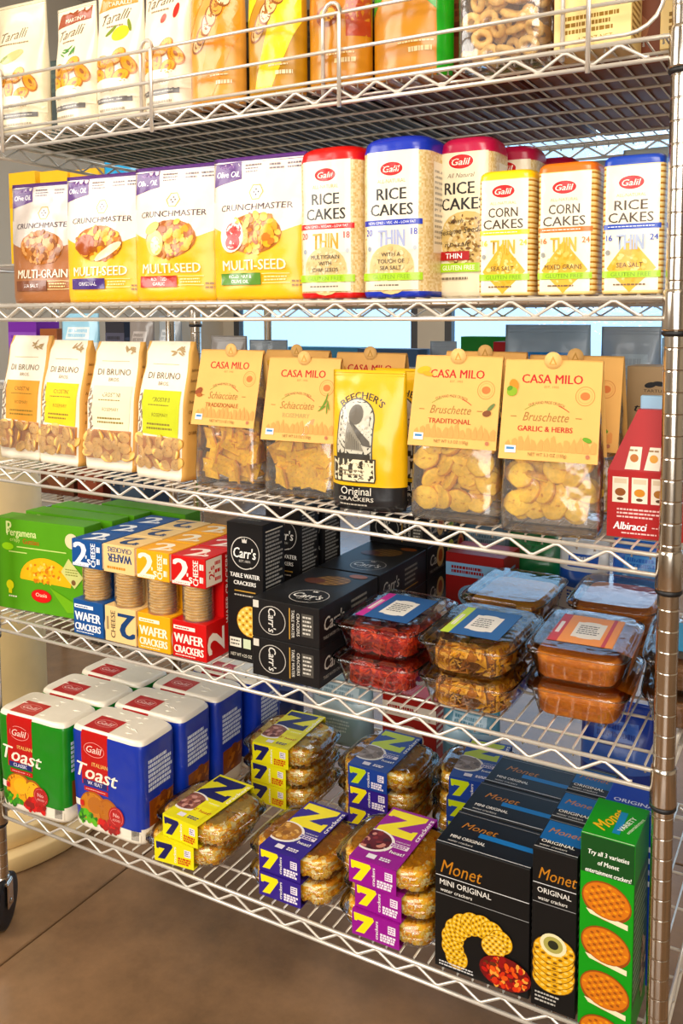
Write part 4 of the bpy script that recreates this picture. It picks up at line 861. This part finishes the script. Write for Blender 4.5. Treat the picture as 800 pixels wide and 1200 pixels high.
def cream_box(w_, s):
    def fr(A): A.lines(10, 20, w_-12, 44, 3, '#8c6a2c', s, .6); A.ell(w_*.5, 90, 22, 20, '#e8c88c'); A.ring(w_*.5, 90, 24, 22, 1, '#a87c3c'); A.text('1.7 OZ NET', w_*.55, 14, 5, '#8c6a2c', 40); A.lines(14, 120, w_-14, 150, 3, '#a87c3c', s+1)
    return carton('snack_box', w_, 60, 210, '#f2d9a0', fr, lambda A: A.lines(6, 10, 54, 190, 24, '#8c6428', s))
put(cream_box(92, 1), 'A', -.277, 1.108, 'cream carton right of the ring-cracker bag on the top shelf', 'box', 'cream cartons on the top shelf')
put(cream_box(92, 2), 'A', -.172+.012, 1.150, 'cream carton at the right end of the top shelf by the post', 'box', 'cream cartons on the top shelf')
# ---- second shelf
G = 'resealable cracker bags on the second shelf'
put(crunch('grain', 11, '#7a4a34', ['SEA SALT'], '#a9714c', 'MULTI-GRAIN'), 'B', -1.252, 1.156, 'greyish cracker bag with a brown lower half', 'cracker bag', G, rz=6)
put(crunch('seed', 12, '#4a3478', ['ORIGINAL'], extra='salt'), 'B', -1.098, 1.140, 'yellow cracker bag with a purple flavour tag', 'cracker bag', G, rz=5)
put(crunch('seed', 13, '#b5381c', ['ROASTED', 'GARLIC'], extra='bulb'), 'B', -.936, 1.132, 'yellow cracker bag with a red flavour tag', 'cracker bag', G, rz=4)
put(crunch('seed', 14, '#5c8a3a', ['ROSEMARY &', 'OLIVE OIL'], extra='tomato'), 'B', -.772, 1.126, 'yellow cracker bag with a green flavour tag and a printed tomato', 'cracker bag', G, rz=3)
G = 'wrapped rice and corn cake packs'
put(rice_tall('#cf1c20', '#e0a03c', 21), 'B', -.641, 1.146, 'tall rice cake pack with a red top', 'rice cakes', G)
put(rice_tall('#1634a8', '#a9b0d0', 22, 0, 216), 'B', -.538, 1.146, 'tall rice cake pack with a dark blue top and base', 'rice cakes', G)
put(rice_tall('#b51c4c', '#fff', 23, 1, 215, 80), 'B', -.4545, 1.186, 'tall speckled rice cake pack with a crimson top and small red tag', 'rice cakes', G)
put(rice_tall('#a82044', '#fff', 24, 1, 214, 80), 'B', -.425, 1.275, 'crimson topped rice cake pack directly behind the speckled front one', 'rice cakes', G)
put(rice_tall('#a82044', '#fff', 25, 1, 210, 80), 'B', -.395, 1.370, 'crimson topped rice cake pack third from the front', 'rice cakes', G)
put(cake_square('#f3cf3c', 'CORN', 'SEA SALT', ('16', '24'), 26, 156, 71), 'B', -.377, 1.124, 'short corn cake pack with a yellow top', 'rice cakes', G)
put(cake_square('#e07a1c', 'CORN', 'MIXED GRAINS', ('16', '24'), 27, 160), 'B', -.301, 1.128, 'short corn cake pack with an orange top', 'rice cakes', G)
put(cake_square('#1a44a8', 'RICE', 'SEA SALT', ('16', '24'), 28, 162), 'B', -.222, 1.128, 'short rice cake pack with a blue top', 'rice cakes', G)
# ---- third shelf
G = 'white paper cracker bags with a window'
put(paper_bag('#eaa658', 31, 8, 228), 'C', -1.325, 1.165, 'white paper cracker bag with an orange label', 'cracker bag', G)
put(paper_bag('#f6d228', 32, 8), 'C', -1.218, 1.160, 'white paper cracker bag with a bright yellow label', 'cracker bag', G, rz=-4)
put(paper_bag('#f4e8c8', 33, 7), 'C', -1.102, 1.162, 'white paper cracker bag with a pale cream label', 'cracker bag', G, rz=2)
put(paper_bag('#c9cf3a', 34, 5, 226), 'C', -.974, 1.147, 'white paper cracker bag with a lime green label', 'cracker bag', G, rz=-5)
G = 'clear cracker bags with kraft header cards'
herbs = ((14, 92, 6, 8, '#c98a3a', .3), (12, 84, 7, 6, '#8aa83a', .2), (9, 88, 4, 3, '#5c8a2a', .5), (110, 28, 6, 3, '#6a9a3a', -.3))
trad = ((14, 100, 10, 5, '#e0b048', .2), (20, 95, 8, 3, '#d9a23c', -.2), (113, 54, 7, 2.5, '#6a7a4a', .8), (108, 46, 6, 4, '#7a4a2c', .2))
put(header_bag('TRADIZIONALE', '#9a5a2c', ((8, 52, 8, 5, '#8c4a22', .6), (10, 46, 6, 3, '#a8602c', .1)), 'square', 41, 124, 214, 90, 98), 'C', -.838, 1.142, 'square-cracker bag under a kraft header card beside the white paper bags', 'cracker bag', G, rz=-2)
put(header_bag('ROSEMARY', '#b5a06a', tuple((100+k*2, 50+(k % 4)*5, 8, 1.2, '#6a8a3a', .6+k*.25) for k in range(6)), 'square', 42, 124, 206, 90, 84), 'C', -.706, 1.146, 'square-cracker bag with a rosemary sprig on its header card', 'cracker bag', G, rz=3)
put(header_bag('TRADITIONAL', '#a8431c', trad, 'round', 43, 124, 218, 92, 100), 'C', -.447, 1.118, 'round-toast bag with a kraft header, its card partly behind the front one', 'cracker bag', G, rz=1)
put(header_bag('GARLIC & HERBS', '#b0301c', herbs, 'round', 44, 124, 217, 92, 94), 'C', -.318, 1.114, 'frontmost round-toast bag with a kraft header card and green herbs', 'cracker bag', G, rz=3)
put(header_bag('TRADITIONAL', '#a8431c', trad, 'square', 45, 122, 212, 92, 94), 'C', -.775, 1.235, 'kraft header bag hidden behind the two square-cracker bags', 'cracker bag', G)
put(header_bag('GARLIC & HERBS', '#a8431c', herbs, 'square', 46, 122, 212, 92, 94), 'C', -.640, 1.235, 'kraft header bag behind the yellow sailing-ship bag', 'cracker bag', G)
put(header_bag('TRADITIONAL', '#a8431c', trad, 'square', 47, 122, 220, 92, 94), 'C', -.445, 1.215, 'kraft header bag behind the left round-toast bag', 'cracker bag', G)
put(header_bag('ROSEMARY', '#a8431c', herbs, 'round', 48, 130, 218, 92, 94), 'C', -.318, 1.222, 'kraft header bag behind the frontmost round-toast bag', 'cracker bag', G)
G = 'yellow cracker bags with a black base'
put(beecher(3), 'C', -.578, 1.108, 'front yellow cracker bag with a ship picture and black base', 'cracker bag', G, rz=3)
put(beecher(4), 'C', -.545, 1.172, 'second yellow cracker bag tucked behind the ship picture bag', 'cracker bag', G, rz=4)
put(red_gable(), 'C', -.205, 1.128, 'red gable-top snack box beside the right post', 'box', None, rz=4)
put(truffle_box(), 'C', -.228, 1.300, 'brown kraft box with black lettering behind the red gable box', 'box', None, dz=.112)
put(plain_box(80, 62, 106, '#8a7048', '#6a5434', 5), 'C', -.228, 1.298, 'plain brown box under the kraft lettered box', 'box')
# ---- fourth shelf
cb = crispbread(); many(cb, [(-1.262, 1.118, Z('D'), 5, 'front green crispbread box with its picture side showing'), (-1.252, 1.180, Z('D'), 3, 'second green crispbread box, close behind the front one'),
                             (-1.247, 1.236, Z('D'), 1, 'third green crispbread box from the front'), (-1.17, 1.292, Z('D'), 0, 'rearmost green crispbread box')], 'box', 'green crispbread boxes')
kinds = [('blue', '#1b4f8c', '#ffffff', False, '#ffffff'), ('cream', '#f0cf98', '#c98a3c', True, '#1f3f6c'), ('golden', '#efae3c', '#ffffff', False, '#fff6e0'), ('red', '#c4281c', '#ffffff', False, '#fff0e4')]
for i, (nm, c1, c2_, fl, ink) in enumerate(kinds):
    x = -1.100+i*.0725
    many(two_pack(c1, c2_, fl, ink), [(x, 1.076+j*.0685, Z('D'), 0, '%s wafer cracker pack, %s' % (nm, ('front of its row', 'second from the front', 'rearmost of its row')[j])) for j in range(3)], 'box', 'wafer cracker packs in four colours')
many(carr_tall(), [(-.798, 1.110, Z('D'), 0, 'tall black cracker box standing right beside the red wafer pack'), (-.810, 1.236, Z('D'), 0, 'tall black cracker box second behind the one beside the red wafer pack'), (-.810, 1.312, Z('D'), 0, 'tall black cracker box third behind the one beside the red wafer pack')], 'box', 'black cracker boxes')
many(carr_low(186), [(-.7035, 1.078, Z('D'), 0, 'black cracker box lying at the bottom of the front stack'), (-.7035, 1.078, Z('D')+.0596, 0, 'black cracker box lying on top of the front stack'), (-.7035, 1.270, Z('D'), 0, 'black cracker box lying in the second stack, lower'), (-.7035, 1.270, Z('D')+.0596, 0, 'black cracker box lying in the second stack, upper')], 'box', 'black cracker boxes')
many(carr_low(186, True), [(-.7035, 1.462, Z('D'), 0, 'black box with round food pictures on its side, bottom of the rear stack'), (-.7035, 1.462, Z('D')+.0596, 0, 'black box with round food pictures on its side, middle of the rear stack'), (-.7035, 1.462, Z('D')+.1192, 0, 'black box with round food pictures on its side, top of the rear stack')], 'box', 'black cracker boxes')
G = 'clear snack tubs stacked in pairs'
RED = ['#d8481f', '#b83014', '#e85c28', '#8c2010']; TAN = ['#f0b050', '#d08a30', '#ffc870', '#b87428', '#7c4c1c']; ORG = ['#dd8732', '#d57f2e', '#e28e38']; BRN = ['#8c6240', '#845a36', '#94694a']
t1 = deli('#c4268c', '#24548c', RED, 'chips', 51)
many(t1, [(-.574, 1.187, Z('D'), 0, 'lower tub of red crisps'), (-.572, 1.187, Z('D')+.0512, 0, 'upper tub of red crisps with a magenta striped label')], 'snack tub', G)
t2 = deli('#c9dc1c', '#2a5a94', TAN, 'chips', 52)
many(t2, [(-.435, 1.186, Z('D'), 0, 'lower tub of tan crisps'), (-.436, 1.184, Z('D')+.0512, 1, 'upper tub of tan crisps with a lime striped label')], 'snack tub', G)
t3 = deli('#c43a1c', '#f09a1c', ORG, 'fine', 53, True)
many(t3, [(-.297, 1.228, Z('D'), 3, 'lower tub of orange crisps'), (-.298, 1.226, Z('D')+.0512, 3, 'upper tub of orange crisps with an orange label')], 'snack tub', G)
t4 = deli('#2c9ab5', '#2f86b0', BRN, 'fine', 54)
many(t4, [(-.156, 1.268, Z('D'), 6, 'lower tub of dark brown crisps behind the post'), (-.154, 1.266, Z('D')+.0512, 5, 'upper tub of dark brown crisps behind the post')], 'snack tub', G)
t5 = deli('#c43a1c', None, ORG, 'fine', 55, False)
many(t5, [(-.305, 1.44, Z('D'), 4, 'lower unlabelled tub in the second row'), (-.300, 1.44, Z('D')+.0512, 3, 'upper unlabelled tub in the second row behind the orange ones')], 'snack tub', G)
many(deli('#c9dc1c', None, TAN, 'fine', 56), [(-.455, 1.39, Z('D'), 0, 'lower tub in the second row behind the tan crisps'), (-.455, 1.39, Z('D')+.0512, 0, 'upper tub in the second row behind the tan crisps')], 'snack tub', G)
# ---- bottom shelf
G = 'wrapped toast packs'
tg = toast('#15802c', 'CLASSIC', ('#f0a82c', '#f3bc3c'), 61); tb = toast('#16359c', 'WHEAT', ('#c9842c', '#b5702c'), 62)
many(tg, [(-1.2515, 1.118+.100*j, Z('E'), (3, 2, 0)[j], 'green toast pack, ' + ('front of its row', 'middle of its row', 'rearmost of its row')[j]) for j in range(3)], 'toast pack', G)
many(tb, [(-1.0845+(0, .002, .006)[j], 1.136+.100*j, Z('E'), (1, 2, 1)[j], 'blue toast pack, ' + ('front of its row', 'middle of its row', 'rearmost of its row')[j]) for j in range(3)], 'toast pack', G)
many(copy_tree(tb), [(-1.06, 1.44, Z('E'), 0, 'blue toast pack farthest back, fourth in its row')], 'toast pack', G)
G = 'clear cracker tubs in printed sleeves'
zy = zpack('#e6dc1c', '#1c1c54', '#efe63a', 71, ['#8c5a4c', '#a87060', '#6b3f38', '#c9988a'])
many(zy, [(-.932, 1.158, Z('E'), 6, 'yellow sleeved cracker tub, lower of the front left pair'), (-.912, 1.164, Z('E')+.0388, -3, 'yellow sleeved cracker tub, upper of the front left pair'),
          (-.890, 1.385, Z('E'), 0, 'yellow sleeved cracker tub in the back row, lower'), (-.890, 1.385, Z('E')+.0388, 0, 'yellow sleeved cracker tub in the back row, middle'), (-.888, 1.383, Z('E')+.0776, 3, 'yellow sleeved cracker tub in the back row, upper')], 'cracker tub', G)
zp = zpack('#33207c', '#f2e12c', None, 72, ['#a8743c', '#c9944c', '#8c5c2c', '#dbb070'])
many(zp, [(-.722, 1.166, Z('E'), 0, 'dark purple sleeved cracker tub, lower of the front pair'), (-.722, 1.168, Z('E')+.0388, -1, 'dark purple sleeved cracker tub, upper of the front pair'),
          (-.692, 1.400, Z('E'), 0, 'dark purple sleeved cracker tub in the back row, lower'), (-.692, 1.400, Z('E')+.0388, 1, 'dark purple sleeved cracker tub in the back row, middle')], 'cracker tub', G)
zb = zpack('#24408c', '#c9d82c', None, 74, ['#8c7a6c', '#a8988c', '#6b5c50'])
many(zb, [(-.690, 1.396, Z('E')+.0776, 0, 'blue sleeved cracker tub on top of the middle back stack'), (-.528, 1.446, Z('E'), 4, 'blue sleeved cracker tub behind the magenta stack, lower'), (-.528, 1.446, Z('E')+.0388, 4, 'blue sleeved cracker tub behind the magenta stack, middle'), (-.526, 1.446, Z('E')+.0776, 6, 'blue sleeved cracker tub behind the magenta stack, upper')], 'cracker tub', G)
zm = zpack('#8f1a86', '#f2e12c', None, 73, ['#5c1a1c', '#7c2c28', '#3c1414', '#c98a7a'])
many(zm, [(-.552, 1.158, Z('E'), 0, 'magenta sleeved cracker tub, bottom of the front stack of three'), (-.548, 1.163, Z('E')+.0388, -2, 'magenta sleeved cracker tub, middle of the front stack of three'), (-.558, 1.160, Z('E')+.0776, 0, 'magenta sleeved cracker tub, top of the front stack of three')], 'cracker tub', G)
G = 'black cracker cartons on the bottom shelf'
many(monet(134, 90, 180, 'mini'), [(-.397+.001*j, 1.084+.0925*j, Z('E'), (0, .5, 0, 0)[j], 'wide black cracker carton, ' + ('front of its row', 'second in its row', 'third in its row', 'rearmost of its row')[j]) for j in range(3)], 'cracker carton', G)
many(monet(58, 78, 216, 'orig'), [(-.297, 1.080+.0802*j, Z('E'), 0, 'narrow black cracker carton, ' + ('front of its row', 'second in its row', 'third in its row')[j]) for j in range(3)], 'cracker carton', G)
put(monet_green(), 'E', -.231, 1.078, 'green and black cracker carton beside the right post', 'cracker carton')
put(carton('cracker_carton', 80, 70, 238, '#1c3fa8', lambda A: A.lines(6, 120, 74, 200, 5, '#dfe6f4', 3), None, lambda A: (A.text('ORIGINAL', 40, 24, 9, '#dfe6f4', 60, .02), A.rect(1, 6, 79, 7, '#dfe6f4'), A.text('water crackers', 40, 13, 5, '#dfe6f4', 60))), 'E', -.222, 1.185, 'bright blue cracker carton behind the green one', 'cracker carton')
# ---- goods on the rear half of the shelves, facing the other aisle
def back(kind, key, x, y, w_, h_, c, c2, label, rz=0, d=56, dz=0):
    o = plain_box(w_, d, h_, c, c2, int(abs(x)*100)) if kind == 'box' else plain_bag(w_, h_, d, c, c2, int(abs(x)*97)+int(h_))
    put(o, key, x, y, label, 'box' if kind == 'box' else 'snack bag', 'goods on the rear half of the shelves', rz, dz)
for a in [
    ('bag', 'B', -.53, 1.58, 120, 246, '#1f6b34', '#2c8a44', 'tall green bag at the rear of the second shelf'),
    ('bag', 'B', -.40, 1.58, 120, 240, '#a9b0ae', '#dfe4e2', 'grey and white bag at the rear of the second shelf'),
    ('bag', 'B', -.28, 1.56, 110, 250, '#c4ccc8', '#8a9490', 'pale silver bag at the rear right of the second shelf'),
    ('bag', 'C', -1.17, 1.58, 100, 222, '#a09a98', '#d0ccc8', 'light grey bag at the rear left of the third shelf'),
    ('bag', 'C', -1.06, 1.57, 100, 216, '#8c98a4', '#3c7cc4', 'grey bag with a blue band at the rear of the third shelf'),
    ('box', 'C', -.92, 1.56, 170, 204, '#4a8cb8', '#22824c', 'steel blue box with a green band at the rear of the third shelf'),
    ('box', 'C', -.76, 1.53, 130, 206, '#3c5c84', '#e4eef6', 'dark blue and white box at the rear of the third shelf'),
    ('bag', 'C', -.665, 1.58, 56, 222, '#b8c8d8', '#3c74b0', 'narrow pale bag with a blue band at the rear of the third shelf'),
    ('box', 'C', -.585, 1.58, 90, 232, '#1c8c3c', '#dff0dc', 'green and white box at the rear of the third shelf'),
    ('box', 'C', -.525, 1.50, 24, 226, '#b01c30', '#d8404c', 'thin red box at the rear of the third shelf'),
    ('bag', 'C', -.435, 1.48, 150, 258, '#a8c0d8', '#2c88d8', 'large grey blue bag standing at the rear of the third shelf'),
    ('bag', 'C', -.31, 1.54, 100, 256, '#98a4b0', '#a8b8c4', 'dark grey bag behind the kraft lettered box'),
    ('bag', 'C', -.215, 1.50, 80, 240, '#b5d4ec', '#dcecf8', 'pale blue bag behind the right post on the third shelf'),
    ('box', 'D', -.565, 1.49, 110, 110, '#8c2420', '#8cb8dc', 'dark red box with a light blue band at the rear of the fourth shelf', 0, 90),
    ('bag', 'D', -.60, 1.66, 130, 135, '#5c7484', '#94b0c0', 'slate blue bag behind the dark red box on the fourth shelf'),
    ('bag', 'D', -.49, 1.62, 110, 150, '#186034', '#247c48', 'deep green bag standing at the rear of the fourth shelf'),
    ('bag', 'D', -.39, 1.58, 90, 140, '#dfe4e8', '#2458b4', 'white and royal blue bag at the rear of the fourth shelf'),
    ('bag', 'D', -.29, 1.60, 110, 145, '#2468c4', '#5c9ce0', 'bright blue bag at the rear of the fourth shelf'),
    ('bag', 'E', -1.08, 1.62, 140, 190, '#24386c', '#5c74b0', 'dark blue bag at the rear of the bottom shelf'),
    ('bag', 'E', -.90, 1.60, 150, 150, '#8ca8b4', '#cce0e8', 'pale silver bag at the rear of the bottom shelf'),
    ('box', 'E', -.745, 1.60, 120, 130, '#9c2c28', '#e8dccc', 'red and cream box at the rear of the bottom shelf'),
    ('bag', 'E', -.61, 1.60, 120, 150, '#5c94ac', '#b8d8e8', 'teal grey bag at the rear of the bottom shelf'),
    ('bag', 'E', -.33, 1.60, 130, 210, '#1c3c9c', '#4c74d0', 'blue bag at the right rear of the bottom shelf')]: back(*a)
for i, (x, w_, c1, c2_, nm) in enumerate(((-1.215, 230, '#2c4438', '#48604c', 'dark green'), (-.975, 230, '#3a3a3c', '#545458', 'charcoal'), (-.74, 220, '#34302c', '#5c564c', 'black brown'), (-.51, 220, '#6c3424', '#8c5438', 'reddish brown'), (-.285, 200, '#7c4830', '#a06c4c', 'light brown'))):
    for j, (y, q) in enumerate(((1.205, 'nearer'), (1.435, 'farther'))):
        o = plain_box(w_, 210, 150+20*j, c1, c2_, 70+i*2+j)
        put(o, 'A', x, y, nm+' carton behind the front bags of the top shelf, the '+q+' of its pair', 'box', 'cartons seen through the wires of the top shelf')
# ---- stock on two more racks: one beyond the left end, one seen past the right post
def rack(x, y, levels, label):
    rk = empty('storage_rack')
    for z in levels:
        mb = MB(); mb.tube([(0, 0, z*1000), (900, 0, z*1000)], 4); mb.tube([(0, 450, z*1000), (900, 450, z*1000)], 4); mb.tube([(0, 0, z*1000), (0, 450, z*1000)], 4); mb.tube([(900, 0, z*1000), (900, 450, z*1000)], 4)
        for k in range(30): mb.tube([(20+k*29.6, 0, z*1000+3), (20+k*29.6, 450, z*1000+3)], 1.6, 5)
        mb.build('wire_shelf', METAL, rk)
    for px_ in (0, 900):
        for py_ in (0, 450): mb = MB(); mb.tube([(px_, py_, 0), (px_, py_, levels[-1]*1000+260)], 12, 14); mb.build('post', CHROME, rk)
    return place(rk, x, y, 0, 0, label, 'shelving')
rack(.03, 1.62, (.30, .62, .94), 'chromed wire rack behind the right post of the main shelving')
for i, (z, c1, c2_, l) in enumerate(((.306, '#5c3c24', '#7c5838', 'brown box on the low shelf of the right-hand rack'), (.626, '#7a4c30', '#a8805c', 'brown box on the middle shelf of the right-hand rack'), (.946, '#b5a48c', '#d8ccb8', 'beige box on the top shelf of the right-hand rack'))):
    place(plain_box(200, 150, 210, c1, c2_, 90+i), .15, 1.70, z, 0, l, 'box')
rack(-2.42, 1.80, (.20, .62, .94, 1.30), 'chromed wire rack beyond the left end of the main shelving')
for i, (kind, x, z, w_, h_, c1, c2_, l) in enumerate((
    ('box', -2.12, 1.306, 110, 268, '#efbf1c', '#d8a414', 'yellow box with a red mark, leftmost on the far left rack'), ('box', -1.99, 1.306, 110, 262, '#f2c428', '#e0ac18', 'middle yellow box on the far left rack'), ('box', -1.87, 1.306, 110, 256, '#efbf1c', '#d8a414', 'third yellow box on the far left rack'),
    ('bag', -1.72, 1.306, 150, 270, '#38a8e0', '#d0eefa', 'bright blue bag on the far left rack'), ('bag', -1.60, 1.306, 90, 230, '#b8b4ac', '#dcd8d0', 'grey bag on the far left rack'),
    ('box', -2.14, .946, 120, 190, '#6a2c94', '#8450ac', 'purple box on the far left rack'), ('box', -2.03, .946, 70, 170, '#8c5434', '#b07c58', 'brown box on the far left rack'), ('bag', -1.90, .946, 150, 214, '#a8d8f0', '#f0fafe', 'pale sky blue bag on the far left rack'),
    ('box', -1.77, .946, 70, 190, '#24222c', '#4a4a5c', 'black box on the far left rack'), ('bag', -1.67, .946, 90, 200, '#948c88', '#c4bcb8', 'taupe bag on the far left rack'), ('bag', -1.57, .946, 80, 206, '#a0a8b0', '#d8dce0', 'silver bag on the far left rack'),
    ('box', -2.02, .626, 150, 200, '#5c3424', '#7c5038', 'dark brown box on the far left rack'), ('box', -1.88, .626, 100, 190, '#6c2c1c', '#8c4c38', 'rust brown box on the far left rack'), ('box', -1.72, .626, 160, 150, '#28384c', '#48586c', 'navy box on the far left rack'),
    ('bag', -1.98, .206, 140, 250, '#6c5c4c', '#948474', 'grey brown bag on the lowest level of the far left rack'), ('bag', -1.83, .206, 130, 250, '#4c4440', '#6c645c', 'charcoal bag on the lowest level of the far left rack'), ('bag', -1.68, .206, 130, 240, '#c8ccc8', '#e8ece8', 'white bag on the lowest level of the far left rack'))):
    o = plain_box(w_, 90, h_, c1, c2_, 100+i) if kind == 'box' else plain_bag(w_, h_, 56, c1, c2_, 100+i)
    place(o, x, 1.86, z, 0, l, 'box' if kind == 'box' else 'snack bag', 'goods on the rack beyond the left end')
